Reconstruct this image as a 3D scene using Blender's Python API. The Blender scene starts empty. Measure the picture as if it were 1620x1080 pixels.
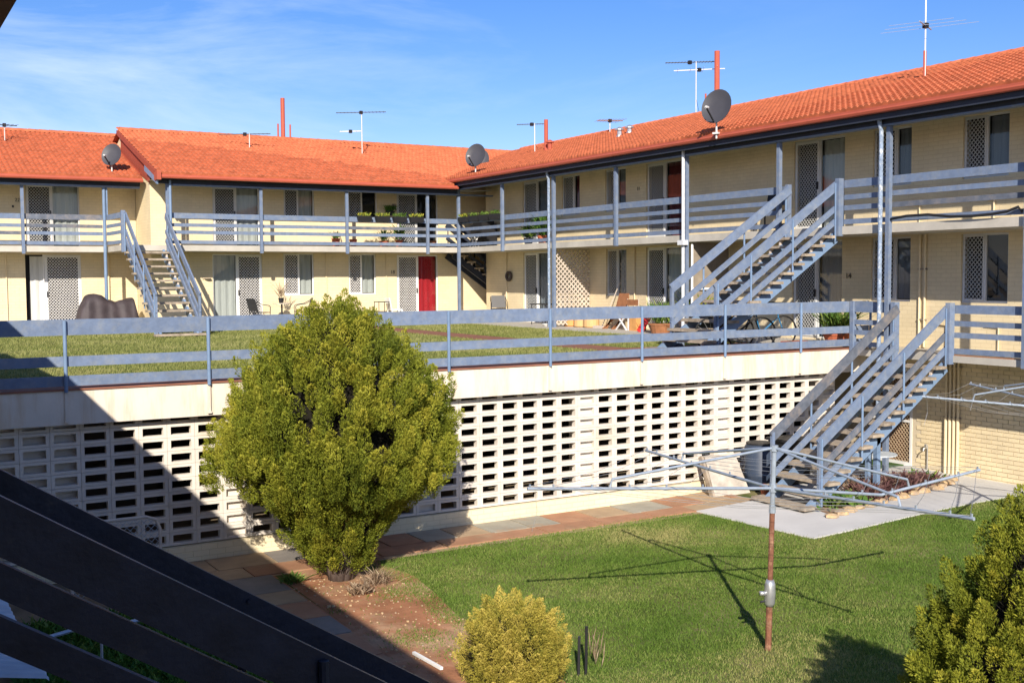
import bpy, math, random
import numpy as np
from mathutils import Vector, Matrix
random.seed(7); np.random.seed(7)
D=bpy.data; S=bpy.context.scene; COL=S.collection
# ---------------------------------------------------------------- camera
def cam_setup():
    f=1774.99; yaw,pit,roll=0.530077,0.0574914,-0.0064347
    cy,sy=math.cos(yaw),math.sin(yaw)
    F=Vector((sy*math.cos(pit),cy*math.cos(pit),-math.sin(pit)))
    r=Vector((cy,-sy,0)); u=r.cross(F); c,s=math.cos(roll),math.sin(roll)
    r2=c*r+s*u; u2=-s*r+c*u
    cd=D.cameras.new('camera'); co=D.objects.new('camera',cd); COL.objects.link(co)
    cd.sensor_width=36; cd.lens=36*f/1620; cd.clip_start=.05; cd.clip_end=2000
    M=Matrix((r2,u2,-F)).transposed().to_4x4(); M.translation=Vector((0,0,1.53)); co.matrix_world=M
    S.camera=co
cam_setup()
# ---------------------------------------------------------------- light
SUN=Vector((.95,1.60,-1.0)).normalized()
el=math.asin(-SUN.z); rot=math.atan2(-SUN.x,-SUN.y)
W=D.worlds.new('World'); S.world=W; W.use_nodes=True
nt=W.node_tree; nt.nodes.clear()
def N(t,ty,**k):
    n=t.nodes.new(ty)
    for a,b in k.items():
        if a.startswith('i_'):
            n.inputs[int(a[2:]) if a[2:].isdigit() else a[2:].replace('_',' ')].default_value=b
        else: setattr(n,a,b)
    return n
wo=N(nt,'ShaderNodeOutputWorld'); bg=N(nt,'ShaderNodeBackground'); bg.inputs[1].default_value=.070
sky=N(nt,'ShaderNodeTexSky',sky_type='NISHITA',sun_disc=False,sun_elevation=el,sun_rotation=rot%(2*math.pi),air_density=1.0,dust_density=.25,ozone_density=3.2,altitude=0)
geo=N(nt,'ShaderNodeTexCoord'); mp=N(nt,'ShaderNodeMapping'); mp.inputs['Rotation'].default_value=(0,0,-.2); mp.inputs['Scale'].default_value=(2.2,1.2,9)
nz=N(nt,'ShaderNodeTexNoise'); nz.inputs['Scale'].default_value=1.1; nz.inputs['Detail'].default_value=9; nz.inputs['Roughness'].default_value=.62; nz.inputs['Distortion'].default_value=.6
rp=N(nt,'ShaderNodeValToRGB'); rp.color_ramp.elements[0].position=.45; rp.color_ramp.elements[0].color=(0,0,0,1); rp.color_ramp.elements[1].position=.78; rp.color_ramp.elements[1].color=(.62,.62,.62,1)
sep=N(nt,'ShaderNodeSeparateXYZ'); mr=N(nt,'ShaderNodeMapRange'); mr.inputs[1].default_value=.95; mr.inputs[2].default_value=.45
mul=N(nt,'ShaderNodeMath',operation='MULTIPLY'); mx=N(nt,'ShaderNodeMixRGB'); mx.inputs[2].default_value=(9.5,10.8,12.8,1)
L=nt.links.new
L(geo.outputs['Generated'],mp.inputs[0]); L(mp.outputs[0],nz.inputs['Vector']); L(nz.outputs[0],rp.inputs[0]); L(geo.outputs['Generated'],sep.inputs[0])
L(sep.outputs[0],mr.inputs[0]); mr.inputs[1].default_value=.75; mr.inputs[2].default_value=.25
L(rp.outputs[0],mul.inputs[0]); L(mr.outputs[0],mul.inputs[1]); L(mul.outputs[0],mx.inputs[0])
tint=N(nt,'ShaderNodeMixRGB',blend_type='MULTIPLY'); tint.inputs[0].default_value=1; tint.inputs[2].default_value=(1.10,1.0,1.16,1)
hs=N(nt,'ShaderNodeHueSaturation'); hs.inputs['Saturation'].default_value=1.28; hs.inputs['Value'].default_value=1.22
L(sky.outputs[0],tint.inputs[1]); L(tint.outputs[0],hs.inputs['Color']); L(hs.outputs[0],mx.inputs[1]); L(mx.outputs[0],bg.inputs[0]); L(bg.outputs[0],wo.inputs[0])
sd=D.lights.new('sun','SUN'); sd.energy=5.0; sd.angle=math.radians(.5); sd.color=(1,.905,.78)
so=D.objects.new('sun',sd); COL.objects.link(so); so.rotation_euler=SUN.to_track_quat('-Z','Y').to_euler()
S.view_settings.view_transform='Standard'; S.view_settings.look='None'; S.view_settings.exposure=.55; S.view_settings.gamma=1; S.view_settings.use_curve_mapping=False
S.render.engine='CYCLES'
# ---------------------------------------------------------------- materials
MATS={}
def mat(name,col,rough=.7,metal=0,var=.12,vs=3.0,bump=.0,bs=40,stretch=None,spec=.3,col2=None,c2pos=(.5,.7),c2s=2.0,trans=0,c2stretch=None):
    if name in MATS: return MATS[name]
    m=D.materials.new(name); m.use_nodes=True; t=m.node_tree; b=t.nodes['Principled BSDF']; L=t.links.new
    b.inputs['Roughness'].default_value=rough; b.inputs['Metallic'].default_value=metal; b.inputs['Specular IOR Level'].default_value=spec
    tc=N(t,'ShaderNodeNewGeometry'); mpn=N(t,'ShaderNodeMapping'); L(tc.outputs['Position'],mpn.inputs[0])
    if stretch: mpn.inputs['Scale'].default_value=stretch
    n1=N(t,'ShaderNodeTexNoise'); n1.inputs['Scale'].default_value=vs; n1.inputs['Detail'].default_value=6; n1.inputs['Roughness'].default_value=.6; L(mpn.outputs[0],n1.inputs['Vector'])
    r=N(t,'ShaderNodeMapRange'); r.inputs[1].default_value=.3; r.inputs[2].default_value=.7; r.inputs[3].default_value=1-var*1.6; r.inputs[4].default_value=1+var
    L(n1.outputs[0],r.inputs[0])
    cn=N(t,'ShaderNodeRGB'); cn.outputs[0].default_value=(*col,1); cur=cn.outputs[0]
    if col2:
        mp2=N(t,'ShaderNodeMapping'); L(tc.outputs['Position'],mp2.inputs[0])
        if c2stretch: mp2.inputs['Scale'].default_value=c2stretch
        n2=N(t,'ShaderNodeTexNoise'); n2.inputs['Scale'].default_value=c2s; n2.inputs['Detail'].default_value=8; n2.inputs['Roughness'].default_value=.7; L(mp2.outputs[0],n2.inputs['Vector'])
        r2=N(t,'ShaderNodeMapRange'); r2.inputs[1].default_value=c2pos[0]; r2.inputs[2].default_value=c2pos[1]; L(n2.outputs[0],r2.inputs[0])
        mm=N(t,'ShaderNodeMixRGB'); mm.inputs[2].default_value=(*col2,1); L(r2.outputs[0],mm.inputs[0]); L(cur,mm.inputs[1]); cur=mm.outputs[0]
    oi=N(t,'ShaderNodeObjectInfo'); r3=N(t,'ShaderNodeMapRange'); r3.inputs[3].default_value=.94; r3.inputs[4].default_value=1.05; L(oi.outputs['Random'],r3.inputs[0])
    mu=N(t,'ShaderNodeMath',operation='MULTIPLY'); L(r.outputs[0],mu.inputs[0]); L(r3.outputs[0],mu.inputs[1])
    v=N(t,'ShaderNodeVectorMath',operation='SCALE'); L(cur,v.inputs[0]); L(mu.outputs[0],v.inputs['Scale']); L(v.outputs[0],b.inputs['Base Color'])
    if bump:
        n3=N(t,'ShaderNodeTexNoise'); n3.inputs['Scale'].default_value=bs; n3.inputs['Detail'].default_value=4; L(mpn.outputs[0],n3.inputs['Vector'])
        bp=N(t,'ShaderNodeBump'); bp.inputs['Strength'].default_value=bump; bp.inputs['Distance'].default_value=.01; L(n3.outputs[0],bp.inputs['Height']); L(bp.outputs[0],b.inputs['Normal'])
    if trans: b.inputs['Transmission Weight'].default_value=trans
    MATS[name]=m; return m
def brick_mat(name,col,colm,bw=.24,bh=.086,bump=.35,var=.08,stain=None):
    if name in MATS: return MATS[name]
    m=mat(name,col,.75,var=.06,vs=1.3); t=m.node_tree; b=t.nodes['Principled BSDF']; L=t.links.new
    tc=N(t,'ShaderNodeTexCoord'); s=N(t,'ShaderNodeSeparateXYZ'); L(tc.outputs['Object'],s.inputs[0])
    a=N(t,'ShaderNodeMath',operation='ADD'); L(s.outputs[0],a.inputs[0]); L(s.outputs[1],a.inputs[1])
    c=N(t,'ShaderNodeCombineXYZ'); L(a.outputs[0],c.inputs[0]); L(s.outputs[2],c.inputs[1])
    bt=N(t,'ShaderNodeTexBrick'); L(c.outputs[0],bt.inputs['Vector']); bt.inputs['Scale'].default_value=1; bt.inputs['Brick Width'].default_value=bw; bt.inputs['Row Height'].default_value=bh
    bt.inputs['Mortar Size'].default_value=.007; bt.inputs['Mortar Smooth'].default_value=.4; bt.inputs['Bias'].default_value=0
    bt.inputs['Color1'].default_value=(1,1,1,1); bt.inputs['Color2'].default_value=(.95,.95,.94,1); bt.inputs['Mortar'].default_value=(*[.35+.65*x for x in colm],1)
    old=b.inputs['Base Color'].links[0].from_socket
    mm=N(t,'ShaderNodeMixRGB',blend_type='MULTIPLY'); mm.inputs[0].default_value=1; L(old,mm.inputs[1]); L(bt.outputs[0],mm.inputs[2]); L(mm.outputs[0],b.inputs['Base Color'])
    iv=N(t,'ShaderNodeMath',operation='SUBTRACT'); iv.inputs[0].default_value=1; L(bt.outputs['Fac'],iv.inputs[1])
    bp=N(t,'ShaderNodeBump'); bp.inputs['Strength'].default_value=bump; bp.inputs['Distance'].default_value=.012; L(iv.outputs[0],bp.inputs['Height']); L(bp.outputs[0],b.inputs['Normal'])
    return m
CREAM=(.75,.63,.41)
M_wall=brick_mat('painted_brick',CREAM,(.80,.78,.74))
M_brick=mat('painted_brick_single',CREAM,.75,var=.07,vs=2,bump=.3,bs=60)
M_mortar=mat('painted_mortar',(.63,.54,.39),.9,var=.05)
M_screen=mat('screen_block',(.67,.62,.55),.85,var=.07,vs=2,bump=.4,bs=50,col2=(.60,.50,.36),c2pos=(.55,.75),c2s=.9)
M_fascia=mat('rendered_fascia',(.69,.63,.54),.85,var=.05,vs=2,bump=.2,bs=30,col2=(.55,.40,.24),c2pos=(.48,.82),c2s=1.8,c2stretch=(3,3,.35))
M_plinth=brick_mat('plinth_brick',(.76,.66,.45),(.8,.78,.7),.24,.086)
M_slab=mat('concrete_slab',(.47,.44,.38),.9,var=.10,vs=2,bump=.3,bs=40,col2=(.55,.25,.10),c2pos=(.66,.8),c2s=.6)
M_blue=mat('blue_grey_timber',(.15,.20,.30),.65,var=.10,vs=9,bump=.25,bs=30,col2=(.215,.245,.29),c2pos=(.46,.70),c2s=6)
M_bluew=mat('weathered_timber',(.13,.15,.19),.8,var=.2,vs=6,bump=.3,bs=30,col2=(.20,.175,.16),c2pos=(.48,.68),c2s=3)
M_bluesteel=mat('blue_steel',(.17,.25,.38),.45,var=.08,vs=8)
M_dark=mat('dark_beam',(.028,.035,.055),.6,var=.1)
M_near=mat('near_rail_painted_shade',(.014,.019,.034),.5,var=.25,vs=5,bump=.35,bs=22,col2=(.035,.035,.04),c2pos=(.6,.75),c2s=7)  # shaded copy of the blue timber; shade is in the colour, flecks are wear
M_tile=mat('terracotta_tile',(.48,.135,.062),.8,var=.20,vs=4.5,bump=.2,bs=60,col2=(.33,.10,.055),c2pos=(.54,.85),c2s=1.1,spec=.15)
M_gutter=mat('red_gutter',(.42,.095,.055),.5,var=.06)
M_barge=mat('red_barge',(.33,.07,.04),.7,var=.08)
M_soffit=mat('soffit',(.48,.46,.42),.8)
M_alu=mat('aluminium_frame',(.62,.62,.60),.4,var=.05)
M_aluw=mat('white_frame',(.78,.78,.76),.45,var=.04)
M_alud=mat('bronze_frame',(.25,.21,.17),.5,var=.05)
M_grille=mat('security_mesh',(.50,.51,.50),.4,var=.05)
M_grillew=mat('white_security_mesh',(.78,.77,.75),.4,var=.05)
M_darkin=mat('painted_dark_interior',(.02,.02,.022),.9,var=.05)  # near-black colour stands in for the shade of unlit rooms
M_curt=mat('pale_curtain',(.55,.55,.52),.9,var=.08,vs=3,stretch=(9,9,.6))
M_curtg=mat('grey_curtain',(.22,.24,.27),.9,var=.08,stretch=(9,9,.6))
M_red=mat('red_curtain',(.50,.02,.03),.9,var=.15,stretch=(7,7,.6))
M_pink=mat('dark_red_curtain',(.16,.03,.035),.9,var=.1)
M_tread=mat('weathered_tread',(.36,.30,.23),.9,var=.2,vs=6,bump=.4,bs=40,col2=(.20,.16,.12),c2pos=(.5,.7),c2s=5)
M_white=mat('white_paint',(.80,.80,.78),.5,var=.03)
M_galv=mat('galvanised_steel',(.37,.43,.50),.35,metal=.35,var=.1,vs=12)
M_rust=mat('rusty_steel',(.20,.085,.05),.75,var=.25,vs=14,bump=.3,bs=80,col2=(.42,.26,.16),c2pos=(.5,.75),c2s=9)
M_castalu=mat('cast_aluminium',(.55,.56,.56),.35,metal=.7,var=.1,vs=14)
M_dish=mat('satellite_dish_grey',(.055,.055,.065),.5,var=.05)
M_black=mat('black_plastic',(.02,.02,.022),.5,var=.1)
M_blackm=mat('black_metal',(.03,.03,.033),.4,var=.1)
M_conc=mat('pale_concrete_path',(.55,.545,.53),.9,var=.06,vs=1.5,bump=.3,bs=70)
M_oldc=mat('old_concrete_panel',(.50,.45,.38),.9,var=.2,vs=4,bump=.5,bs=25)
M_pave=[mat('paver_terracotta',(.38,.20,.115),.85,var=.14,vs=2.5,bump=.25,bs=30,col2=(.36,.25,.15),c2pos=(.5,.7),c2s=1.5),
        mat('paver_grey_green',(.33,.31,.25),.85,var=.1,vs=3,bump=.25,bs=30,col2=(.46,.26,.13),c2pos=(.55,.75),c2s=2),
        mat('paver_ochre',(.40,.29,.18),.85,var=.12,vs=3,bump=.25,bs=30),
        mat('paver_slate',(.22,.20,.18),.8,var=.12,vs=3,bump=.25,bs=30)]
M_soil=mat('bare_earth',(.38,.17,.085),.95,var=.2,vs=2.5,bump=.8,bs=25,col2=(.46,.31,.19),c2pos=(.45,.66),c2s=.9)
M_rust_coping=mat('brown_coping',(.26,.11,.07),.85,var=.15,vs=3)
M_bpath=mat('brown_brick_path',(.27,.12,.075),.9,var=.15,vs=3,bump=.3)
M_ground=mat('earth',(.22,.17,.11),.95,var=.15,bump=.5,bs=10)
M_lawn=mat('lawn_thatch',(.09,.135,.03),.95,var=.22,vs=1.3,bump=1.0,bs=60,col2=(.26,.22,.11),c2pos=(.46,.66),c2s=.7,spec=.05)
M_lawn2=mat('terrace_lawn_thatch',(.12,.17,.03),.95,var=.2,vs=1.3,bump=1.0,bs=60,col2=(.25,.24,.09),c2pos=(.42,.66),c2s=.8,spec=.05)
M_pot=mat('terracotta_pot',(.42,.12,.06),.8,var=.1)
M_rock=mat('limestone_rock',(.50,.35,.19),.9,var=.2,vs=9,bump=.8,bs=18,col2=(.35,.28,.22),c2pos=(.45,.65),c2s=5)
M_cover=mat('brown_vinyl_cover',(.055,.043,.047),.6,var=.2,vs=3,bump=.5,bs=7)
M_wood=mat('brown_timber',(.30,.13,.06),.7,var=.15,vs=8)
M_ply=mat('orange_timber',(.60,.30,.10),.7,var=.1,vs=4)
M_tan=mat('tan_plastic',(.62,.38,.17),.7,var=.06)
M_redp=mat('red_plastic',(.62,.04,.03),.45,var=.05)
M_lattice=mat('lattice_timber',(.58,.50,.42),.8,var=.12)
M_shade=mat('shade_cloth',(.26,.22,.17),.9,var=.12,vs=5)
M_corr=mat('corrugated_sheet',(.50,.55,.60),.6,var=.1,vs=3)
M_bark=mat('conifer_bark',(.13,.10,.085),.95,var=.3,vs=12,bump=1,bs=30,stretch=(1,1,.3))
M_core=mat('twigs_and_dark_core',(.012,.010,.006),1,var=.3,vs=9,bump=1,bs=15)  # near-black colour stands in for shade deep inside the crown
M_text=mat('dark_lettering',(.03,.025,.02),.6)
M_bikeb=mat('blue_bicycle_paint',(.03,.16,.32),.35)
M_tyre=mat('rubber_tyre',(.02,.02,.02),.8)
M_tub=mat('blue_plastic',(.035,.05,.08),.5)
def leafmat(name,c1,c2,c3,trans=.25):
    m=D.materials.new(name); m.use_nodes=True; t=m.node_tree; b=t.nodes['Principled BSDF']; L=t.links.new
    at=N(t,'ShaderNodeAttribute',attribute_name='tone'); r=N(t,'ShaderNodeValToRGB'); e=r.color_ramp.elements
    e[0].position=0; e[0].color=(*c1,1); e[1].position=1; e[1].color=(*c3,1); k=e.new(.55); k.color=(*c2,1)
    L(at.outputs['Fac'],r.inputs[0]); L(r.outputs[0],b.inputs['Base Color']); b.inputs['Roughness'].default_value=.65; b.inputs['Specular IOR Level'].default_value=.2
    tr=N(t,'ShaderNodeBsdfTranslucent'); L(r.outputs[0],tr.inputs[0]); ms=N(t,'ShaderNodeMixShader'); ms.inputs[0].default_value=trans
    L(b.outputs[0],ms.inputs[1]); L(tr.outputs[0],ms.inputs[2]); L(ms.outputs[0],t.nodes['Material Output'].inputs[0]); MATS[name]=m; return m
M_conif=leafmat('conifer_foliage',(.085,.125,.016),(.245,.270,.028),(.44,.405,.05))
M_yell=leafmat('golden_foliage',(.15,.18,.03),(.42,.36,.06),(.62,.50,.12))
M_grass=leafmat('grass_blades',(.075,.15,.018),(.155,.235,.04),(.38,.35,.14),.3)
M_grass2=leafmat('terrace_grass_blades',(.17,.20,.05),(.30,.31,.10),(.46,.42,.20),.35)
M_weed=leafmat('weed_leaves',(.04,.12,.02),(.09,.2,.03),(.25,.32,.08))
M_purp=leafmat('purple_leaves',(.08,.04,.04),(.18,.09,.085),(.32,.24,.15))
M_fgreen=leafmat('broad_green_leaves',(.05,.12,.02),(.13,.22,.04),(.34,.38,.10))
M_flow=leafmat('yellow_flowers',(.12,.2,.03),(.30,.34,.05),(.75,.55,.08))
M_dry=leafmat('dry_twigs',(.14,.09,.06),(.33,.24,.16),(.55,.45,.32))
def glass():
    m=D.materials.new('window_glass'); m.use_nodes=True; t=m.node_tree; t.nodes.clear(); L=t.links.new
    o=N(t,'ShaderNodeOutputMaterial'); a=N(t,'ShaderNodeBsdfTransparent'); a.inputs[0].default_value=(.78,.82,.82,1); g=N(t,'ShaderNodeBsdfGlossy'); g.inputs['Roughness'].default_value=.03
    lw=N(t,'ShaderNodeLayerWeight'); lw.inputs[0].default_value=.5; pw=N(t,'ShaderNodeMath',operation='POWER'); pw.inputs[1].default_value=3.5; L(lw.outputs['Facing'],pw.inputs[0]); f=N(t,'ShaderNodeMath',operation='MULTIPLY_ADD'); f.inputs[1].default_value=.7; f.inputs[2].default_value=.06; L(pw.outputs[0],f.inputs[0]); mx=N(t,'ShaderNodeMixShader'); L(f.outputs[0],mx.inputs[0]); L(a.outputs[0],mx.inputs[1]); L(g.outputs[0],mx.inputs[2]); L(mx.outputs[0],o.inputs[0]); return m
M_glass=glass()
# ---------------------------------------------------------------- mesh helpers
class MB:
    def __init__(s): s.v=[]; s.f=[]
    def add(s,vs,fs):
        o=len(s.v); s.v+= [tuple(x) for x in vs]; s.f+=[tuple(i+o for i in f) for f in fs]; return s
    def box(s,x0,x1,y0,y1,z0,z1):
        return s.add([(x0,y0,z0),(x1,y0,z0),(x1,y1,z0),(x0,y1,z0),(x0,y0,z1),(x1,y0,z1),(x1,y1,z1),(x0,y1,z1)],
            [(3,2,1,0),(4,5,6,7),(0,1,5,4),(1,2,6,5),(2,3,7,6),(3,0,4,7)])
    def quad(s,a,b,c,d): return s.add([a,b,c,d],[(0,1,2,3)])
    def beam(s,p,q,w,h,up=(0,0,1)):
        p=Vector(p);q=Vector(q);d=(q-p).normalized();u=Vector(up)
        r=d.cross(u)
        if r.length<1e-4: r=d.cross(Vector((1,0,0)))
        r.normalize(); u=r.cross(d); r*=w/2;u*=h/2
        return s.add([p-r-u,p+r-u,p+r+u,p-r+u,q-r-u,q+r-u,q+r+u,q-r+u],[(3,2,1,0),(4,5,6,7),(0,1,5,4),(1,2,6,5),(2,3,7,6),(3,0,4,7)])
    def tube(s,pts,r,n=8,cap=True):
        pts=[Vector(p) for p in pts]; rs=r if isinstance(r,(list,tuple)) else [r]*len(pts); o=len(s.v); prev=None
        for i,p in enumerate(pts):
            d=((pts[min(i+1,len(pts)-1)]-pts[max(i-1,0)])).normalized()
            a=d.cross(Vector((0,0,1)) if abs(d.z)<.95 else Vector((1,0,0))) if prev is None else prev-d*prev.dot(d)
            a.normalize(); prev=a.copy(); b=d.cross(a)
            for k in range(n):
                t=2*math.pi*k/n; s.v.append(tuple(p+(a*math.cos(t)+b*math.sin(t))*rs[i]))
        for i in range(len(pts)-1):
            for k in range(n): s.f.append((o+i*n+k,o+i*n+(k+1)%n,o+(i+1)*n+(k+1)%n,o+(i+1)*n+k))
        if cap: s.f.append(tuple(o+k for k in reversed(range(n)))); e=o+(len(pts)-1)*n; s.f.append(tuple(e+k for k in range(n)))
        return s
    def lathe(s,c,prof,n=14,sx=1,sy=1):
        o=len(s.v); c=Vector(c)
        for r,z in prof:
            for k in range(n): t=2*math.pi*k/n; s.v.append((c.x+r*math.cos(t)*sx,c.y+r*math.sin(t)*sy,c.z+z))
        for i in range(len(prof)-1):
            for k in range(n): s.f.append((o+i*n+k,o+i*n+(k+1)%n,o+(i+1)*n+(k+1)%n,o+(i+1)*n+k))
        s.f.append(tuple(o+k for k in reversed(range(n)))); e=o+(len(prof)-1)*n; s.f.append(tuple(e+k for k in range(n))); return s
    def mesh(s,name,m,smooth=False):
        me=D.meshes.new(name); me.from_pydata(s.v,[],s.f); me.materials.append(m); me.update()
        if smooth: me.polygons.foreach_set('use_smooth',[True]*len(me.polygons))
        return me
def link(name,data,parent=None,loc=None,rot=None,label=None,kind=None):
    o=D.objects.new(name,data); COL.objects.link(o)
    if loc: o.location=loc
    if rot: o.rotation_euler=rot
    if parent:
        o.parent=parent
        if parent.get('_w'): o.matrix_parent_inverse=Matrix.Translation(parent.location).inverted()
    if label: o['label']=label
    if kind: o['kind']=kind
    return o
def part(name,mb,m,parent=None,smooth=False,**k): return link(name,mb.mesh(name,m,smooth),parent,**k)
def top(name,label,cat,loc=(0,0,0),rz=0,group=None,world=True):
    o=D.objects.new(name,None); COL.objects.link(o); o.location=loc; o.rotation_euler=(0,0,rz); o.empty_display_size=.2
    o['label']=label; o['category']=cat
    if group: o['group']=group
    if world: o['_w']=1
    return o
def tag(o,label,cat,group=None):
    o['label']=label; o['category']=cat
    if group: o['group']=group
    return o
def struct(name,mb,m,kind='structure'): return part(name,mb,m,kind=kind)
def copytree(r,loc,rz,label,group=None):
    c=r.copy(); COL.objects.link(c); c.location=loc; c.rotation_euler=(0,0,rz); c['label']=label
    for ch in list(r.children):
        d=ch.copy(); COL.objects.link(d); d.parent=c
        for g in list(ch.children):
            e=g.copy(); COL.objects.link(e); e.parent=d
    return c
def npmesh(name,V,F,m,tone=None):
    me=D.meshes.new(name); nf=len(F); k=F.shape[1]
    me.vertices.add(len(V)); me.vertices.foreach_set('co',V.astype(np.float32).ravel())
    me.loops.add(nf*k); me.loops.foreach_set('vertex_index',F.astype(np.int32).ravel())
    me.polygons.add(nf); me.polygons.foreach_set('loop_start',np.arange(0,nf*k,k,dtype=np.int32))
    me.update(calc_edges=True); me.materials.append(m)
    if tone is not None:
        a=me.attributes.new('tone','FLOAT','POINT'); a.data.foreach_set('value',tone.astype(np.float32))
    return me
ZL=-2.65
def gz(x,y=0):
    t=min(max((x-12)/5,0),1); return ZL+.13*t*t*(3-2*t)
def gza(x):
    t=np.clip((x-12)/5,0,1); return ZL+.13*t*t*(3-2*t)
CAM=Vector((0,0,1.53))
# ================================================================ GROUND
struct('ground',MB().add([(-400,-400,ZL-.06),(400,-400,ZL-.06),(400,600,ZL-.06),(-400,600,ZL-.06)],[(0,1,2,3)]),M_ground)
def inpoly(x,y,P):
    c=np.zeros(x.shape,bool); n=len(P)
    for i in range(n):
        x1,y1=P[i];x2,y2=P[(i+1)%n]
        k=((y1>y)!=(y2>y)); 
        with np.errstate(divide='ignore',invalid='ignore'): c^= k&(x<(x2-x1)*(y-y1)/(y2-y1)+x1)
    return c
LAWN=[(3.2,2.0),(3.4,9.3),(5.0,9.3),(5.9,9.8),(6.35,10.9),(6.12,11.6),(6.0,12.1),(6.22,13.1),(6.36,14.1),(6.12,14.8),(6.5,15.05),(7.4,15.16),(8.13,15.24),(10.06,15.3),(11.6,15.38),(12.5,15.32),(12.78,14.87),(12.84,13.7),(12.95,12.72),(14.9,12.74),(18.2,12.86),(19.0,12.86),(19.0,2.0)]
DIRT=[(4.95,9.0),(5.2,8.6),(6.1,9.2),(6.6,10.9),(6.4,11.6),(6.3,12.1),(6.5,13.1),(6.65,14.1),(6.5,14.9),(6.6,15.2),(5.2,15.2),(5.0,14.6)]
def sheet(name,P,m,dz,step=None):
    mb=MB()
    if step is None: mb.add([(x,y,gz(x)+dz) for x,y in P],[tuple(range(len(P)))])
    return struct(name,mb,m)
def gridsheet(name,x0,x1,y0,y1,dz,m,step=.5):
    nx=max(1,int((x1-x0)/step)); mb=MB(); vs=[];fs=[]
    for i in range(nx+1):
        x=x0+(x1-x0)*i/nx; vs+=[(x,y0,gz(x)+dz),(x,y1,gz(x)+dz)]
    for i in range(nx): fs.append((2*i,2*i+2,2*i+3,2*i+1))
    return struct(name,mb.add(vs,fs),m)
gridsheet('lawn',3.2,19.2,-2,16.5,0,M_lawn)
sheet('bare_earth_patch',DIRT,M_soil,.006)
# blades
def blades(name,n,xr,yr,test,zf,h,w,m,dens=None,zbase=None):
    x=np.random.uniform(*xr,n);y=np.random.uniform(*yr,n); k=test(x,y); x=x[k];y=y[k]; n=len(x)
    z=zf(x); a=np.random.uniform(0,2*np.pi,n); hh=h*np.random.uniform(.5,1.3,n); ww=w*np.random.uniform(.7,1.3,n)
    lx=np.random.normal(0,.45,n)*hh; ly=np.random.normal(0,.45,n)*hh
    V=np.zeros((n,3,3)); V[:,0]=np.stack([x-np.cos(a)*ww,y-np.sin(a)*ww,z],1);V[:,1]=np.stack([x+np.cos(a)*ww,y+np.sin(a)*ww,z],1);V[:,2]=np.stack([x+lx,y+ly,z+hh],1)
    tone=.48+.10*np.sin(x*1.3+2*np.sin(y*.9))+.14*np.sin(y*1.7+x*.6+1)*np.sin(x*.8-y*.5)+.07*np.sin(x*5.1+3*np.sin(y*3.3))+np.random.normal(0,.14,n)+.38*np.exp(-((x-10.9)**2+(y-14.2)**2)/.7)+.35*np.clip((10.2-y)/1.6,0,1)*(x<9.5)*np.random.uniform(.2,1,n)+.25*np.exp(-((x-8.7)**2+(y-9.2)**2)/.08)
    me=npmesh(name,V.reshape(-1,3),np.arange(3*n).reshape(-1,3),m,np.repeat(np.clip(tone,0,1),3))
    return link(name,me,kind='stuff')
LP=[(x,y) for x,y in LAWN]
def near_lawn(x,y):
    j=np.random.normal(0,.045,len(x)); return inpoly(x+j,y+np.random.normal(0,.045,len(x)),LP)
o=blades('lawn_grass',430000,(4.2,18.8),(6.5,15.45),near_lawn,gza,.032,.0055,M_grass); o['label']='short green lawn grass with paler dry patches in the lower courtyard'; o['category']='grass'
o=blades('weed_tufts',30000,(4.9,6.5),(9.3,14.5),lambda x,y: inpoly(x,y,DIRT)&(np.exp(-((x-5.55)**2+(y-11.6)**2)/.10)+np.exp(-((x-5.75)**2+(y-10.9)**2)/.05)+np.exp(-((x-6.1)**2+(y-13.4)**2)/.08)+.8*np.exp(-((x-5.1)**2+(y-13.1)**2)/.01)+.02>np.random.uniform(0,1,len(x))*1.3),gza,.035,.006,M_grass); o['label']='green weed tufts scattered over the bare earth by the lower lawn'; o['category']='weeds'
# concrete path in L
cp=[(12.75,15.32),(12.78,14.87),(12.84,13.7),(12.95,12.72),(14.9,12.74),(18.2,12.86),(19.04,12.86),(19.04,18.4),(17.6,18.4),(17.6,15.5),(14.2,15.32)]
mb=MB(); vs=[];fs=[]
def cz(x): return gz(x)+.022
A=[(12.76,14.87),(12.95,12.72),(14.2,12.74),(14.2,15.32),(12.74,15.32)]
mb.add([(x,y,cz(x)) for x,y in A]+[(x,y,cz(x)-.07) for x,y in A],[(0,1,2,3,4),(0,5,6,1),(1,6,7,2),(3,8,9,4),(4,9,5,0)])
xs=np.linspace(14.2,19.04,20)
for i in range(19):
    x0,x1=xs[i],xs[i+1]; y0,y1=12.74+.025*(x0-14.2),12.74+.025*(x1-14.2); yt=16.55 if x0>14.6 else 15.32
    mb.add([(x0,y0,cz(x0)),(x1,y1,cz(x1)),(x1,yt,cz(x1)),(x0,yt,cz(x0)),(x0,y0,cz(x0)-.07),(x1,y1,cz(x1)-.07)],[(0,1,2,3),(4,5,1,0)])
struct('concrete_path',mb,M_conc)
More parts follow.
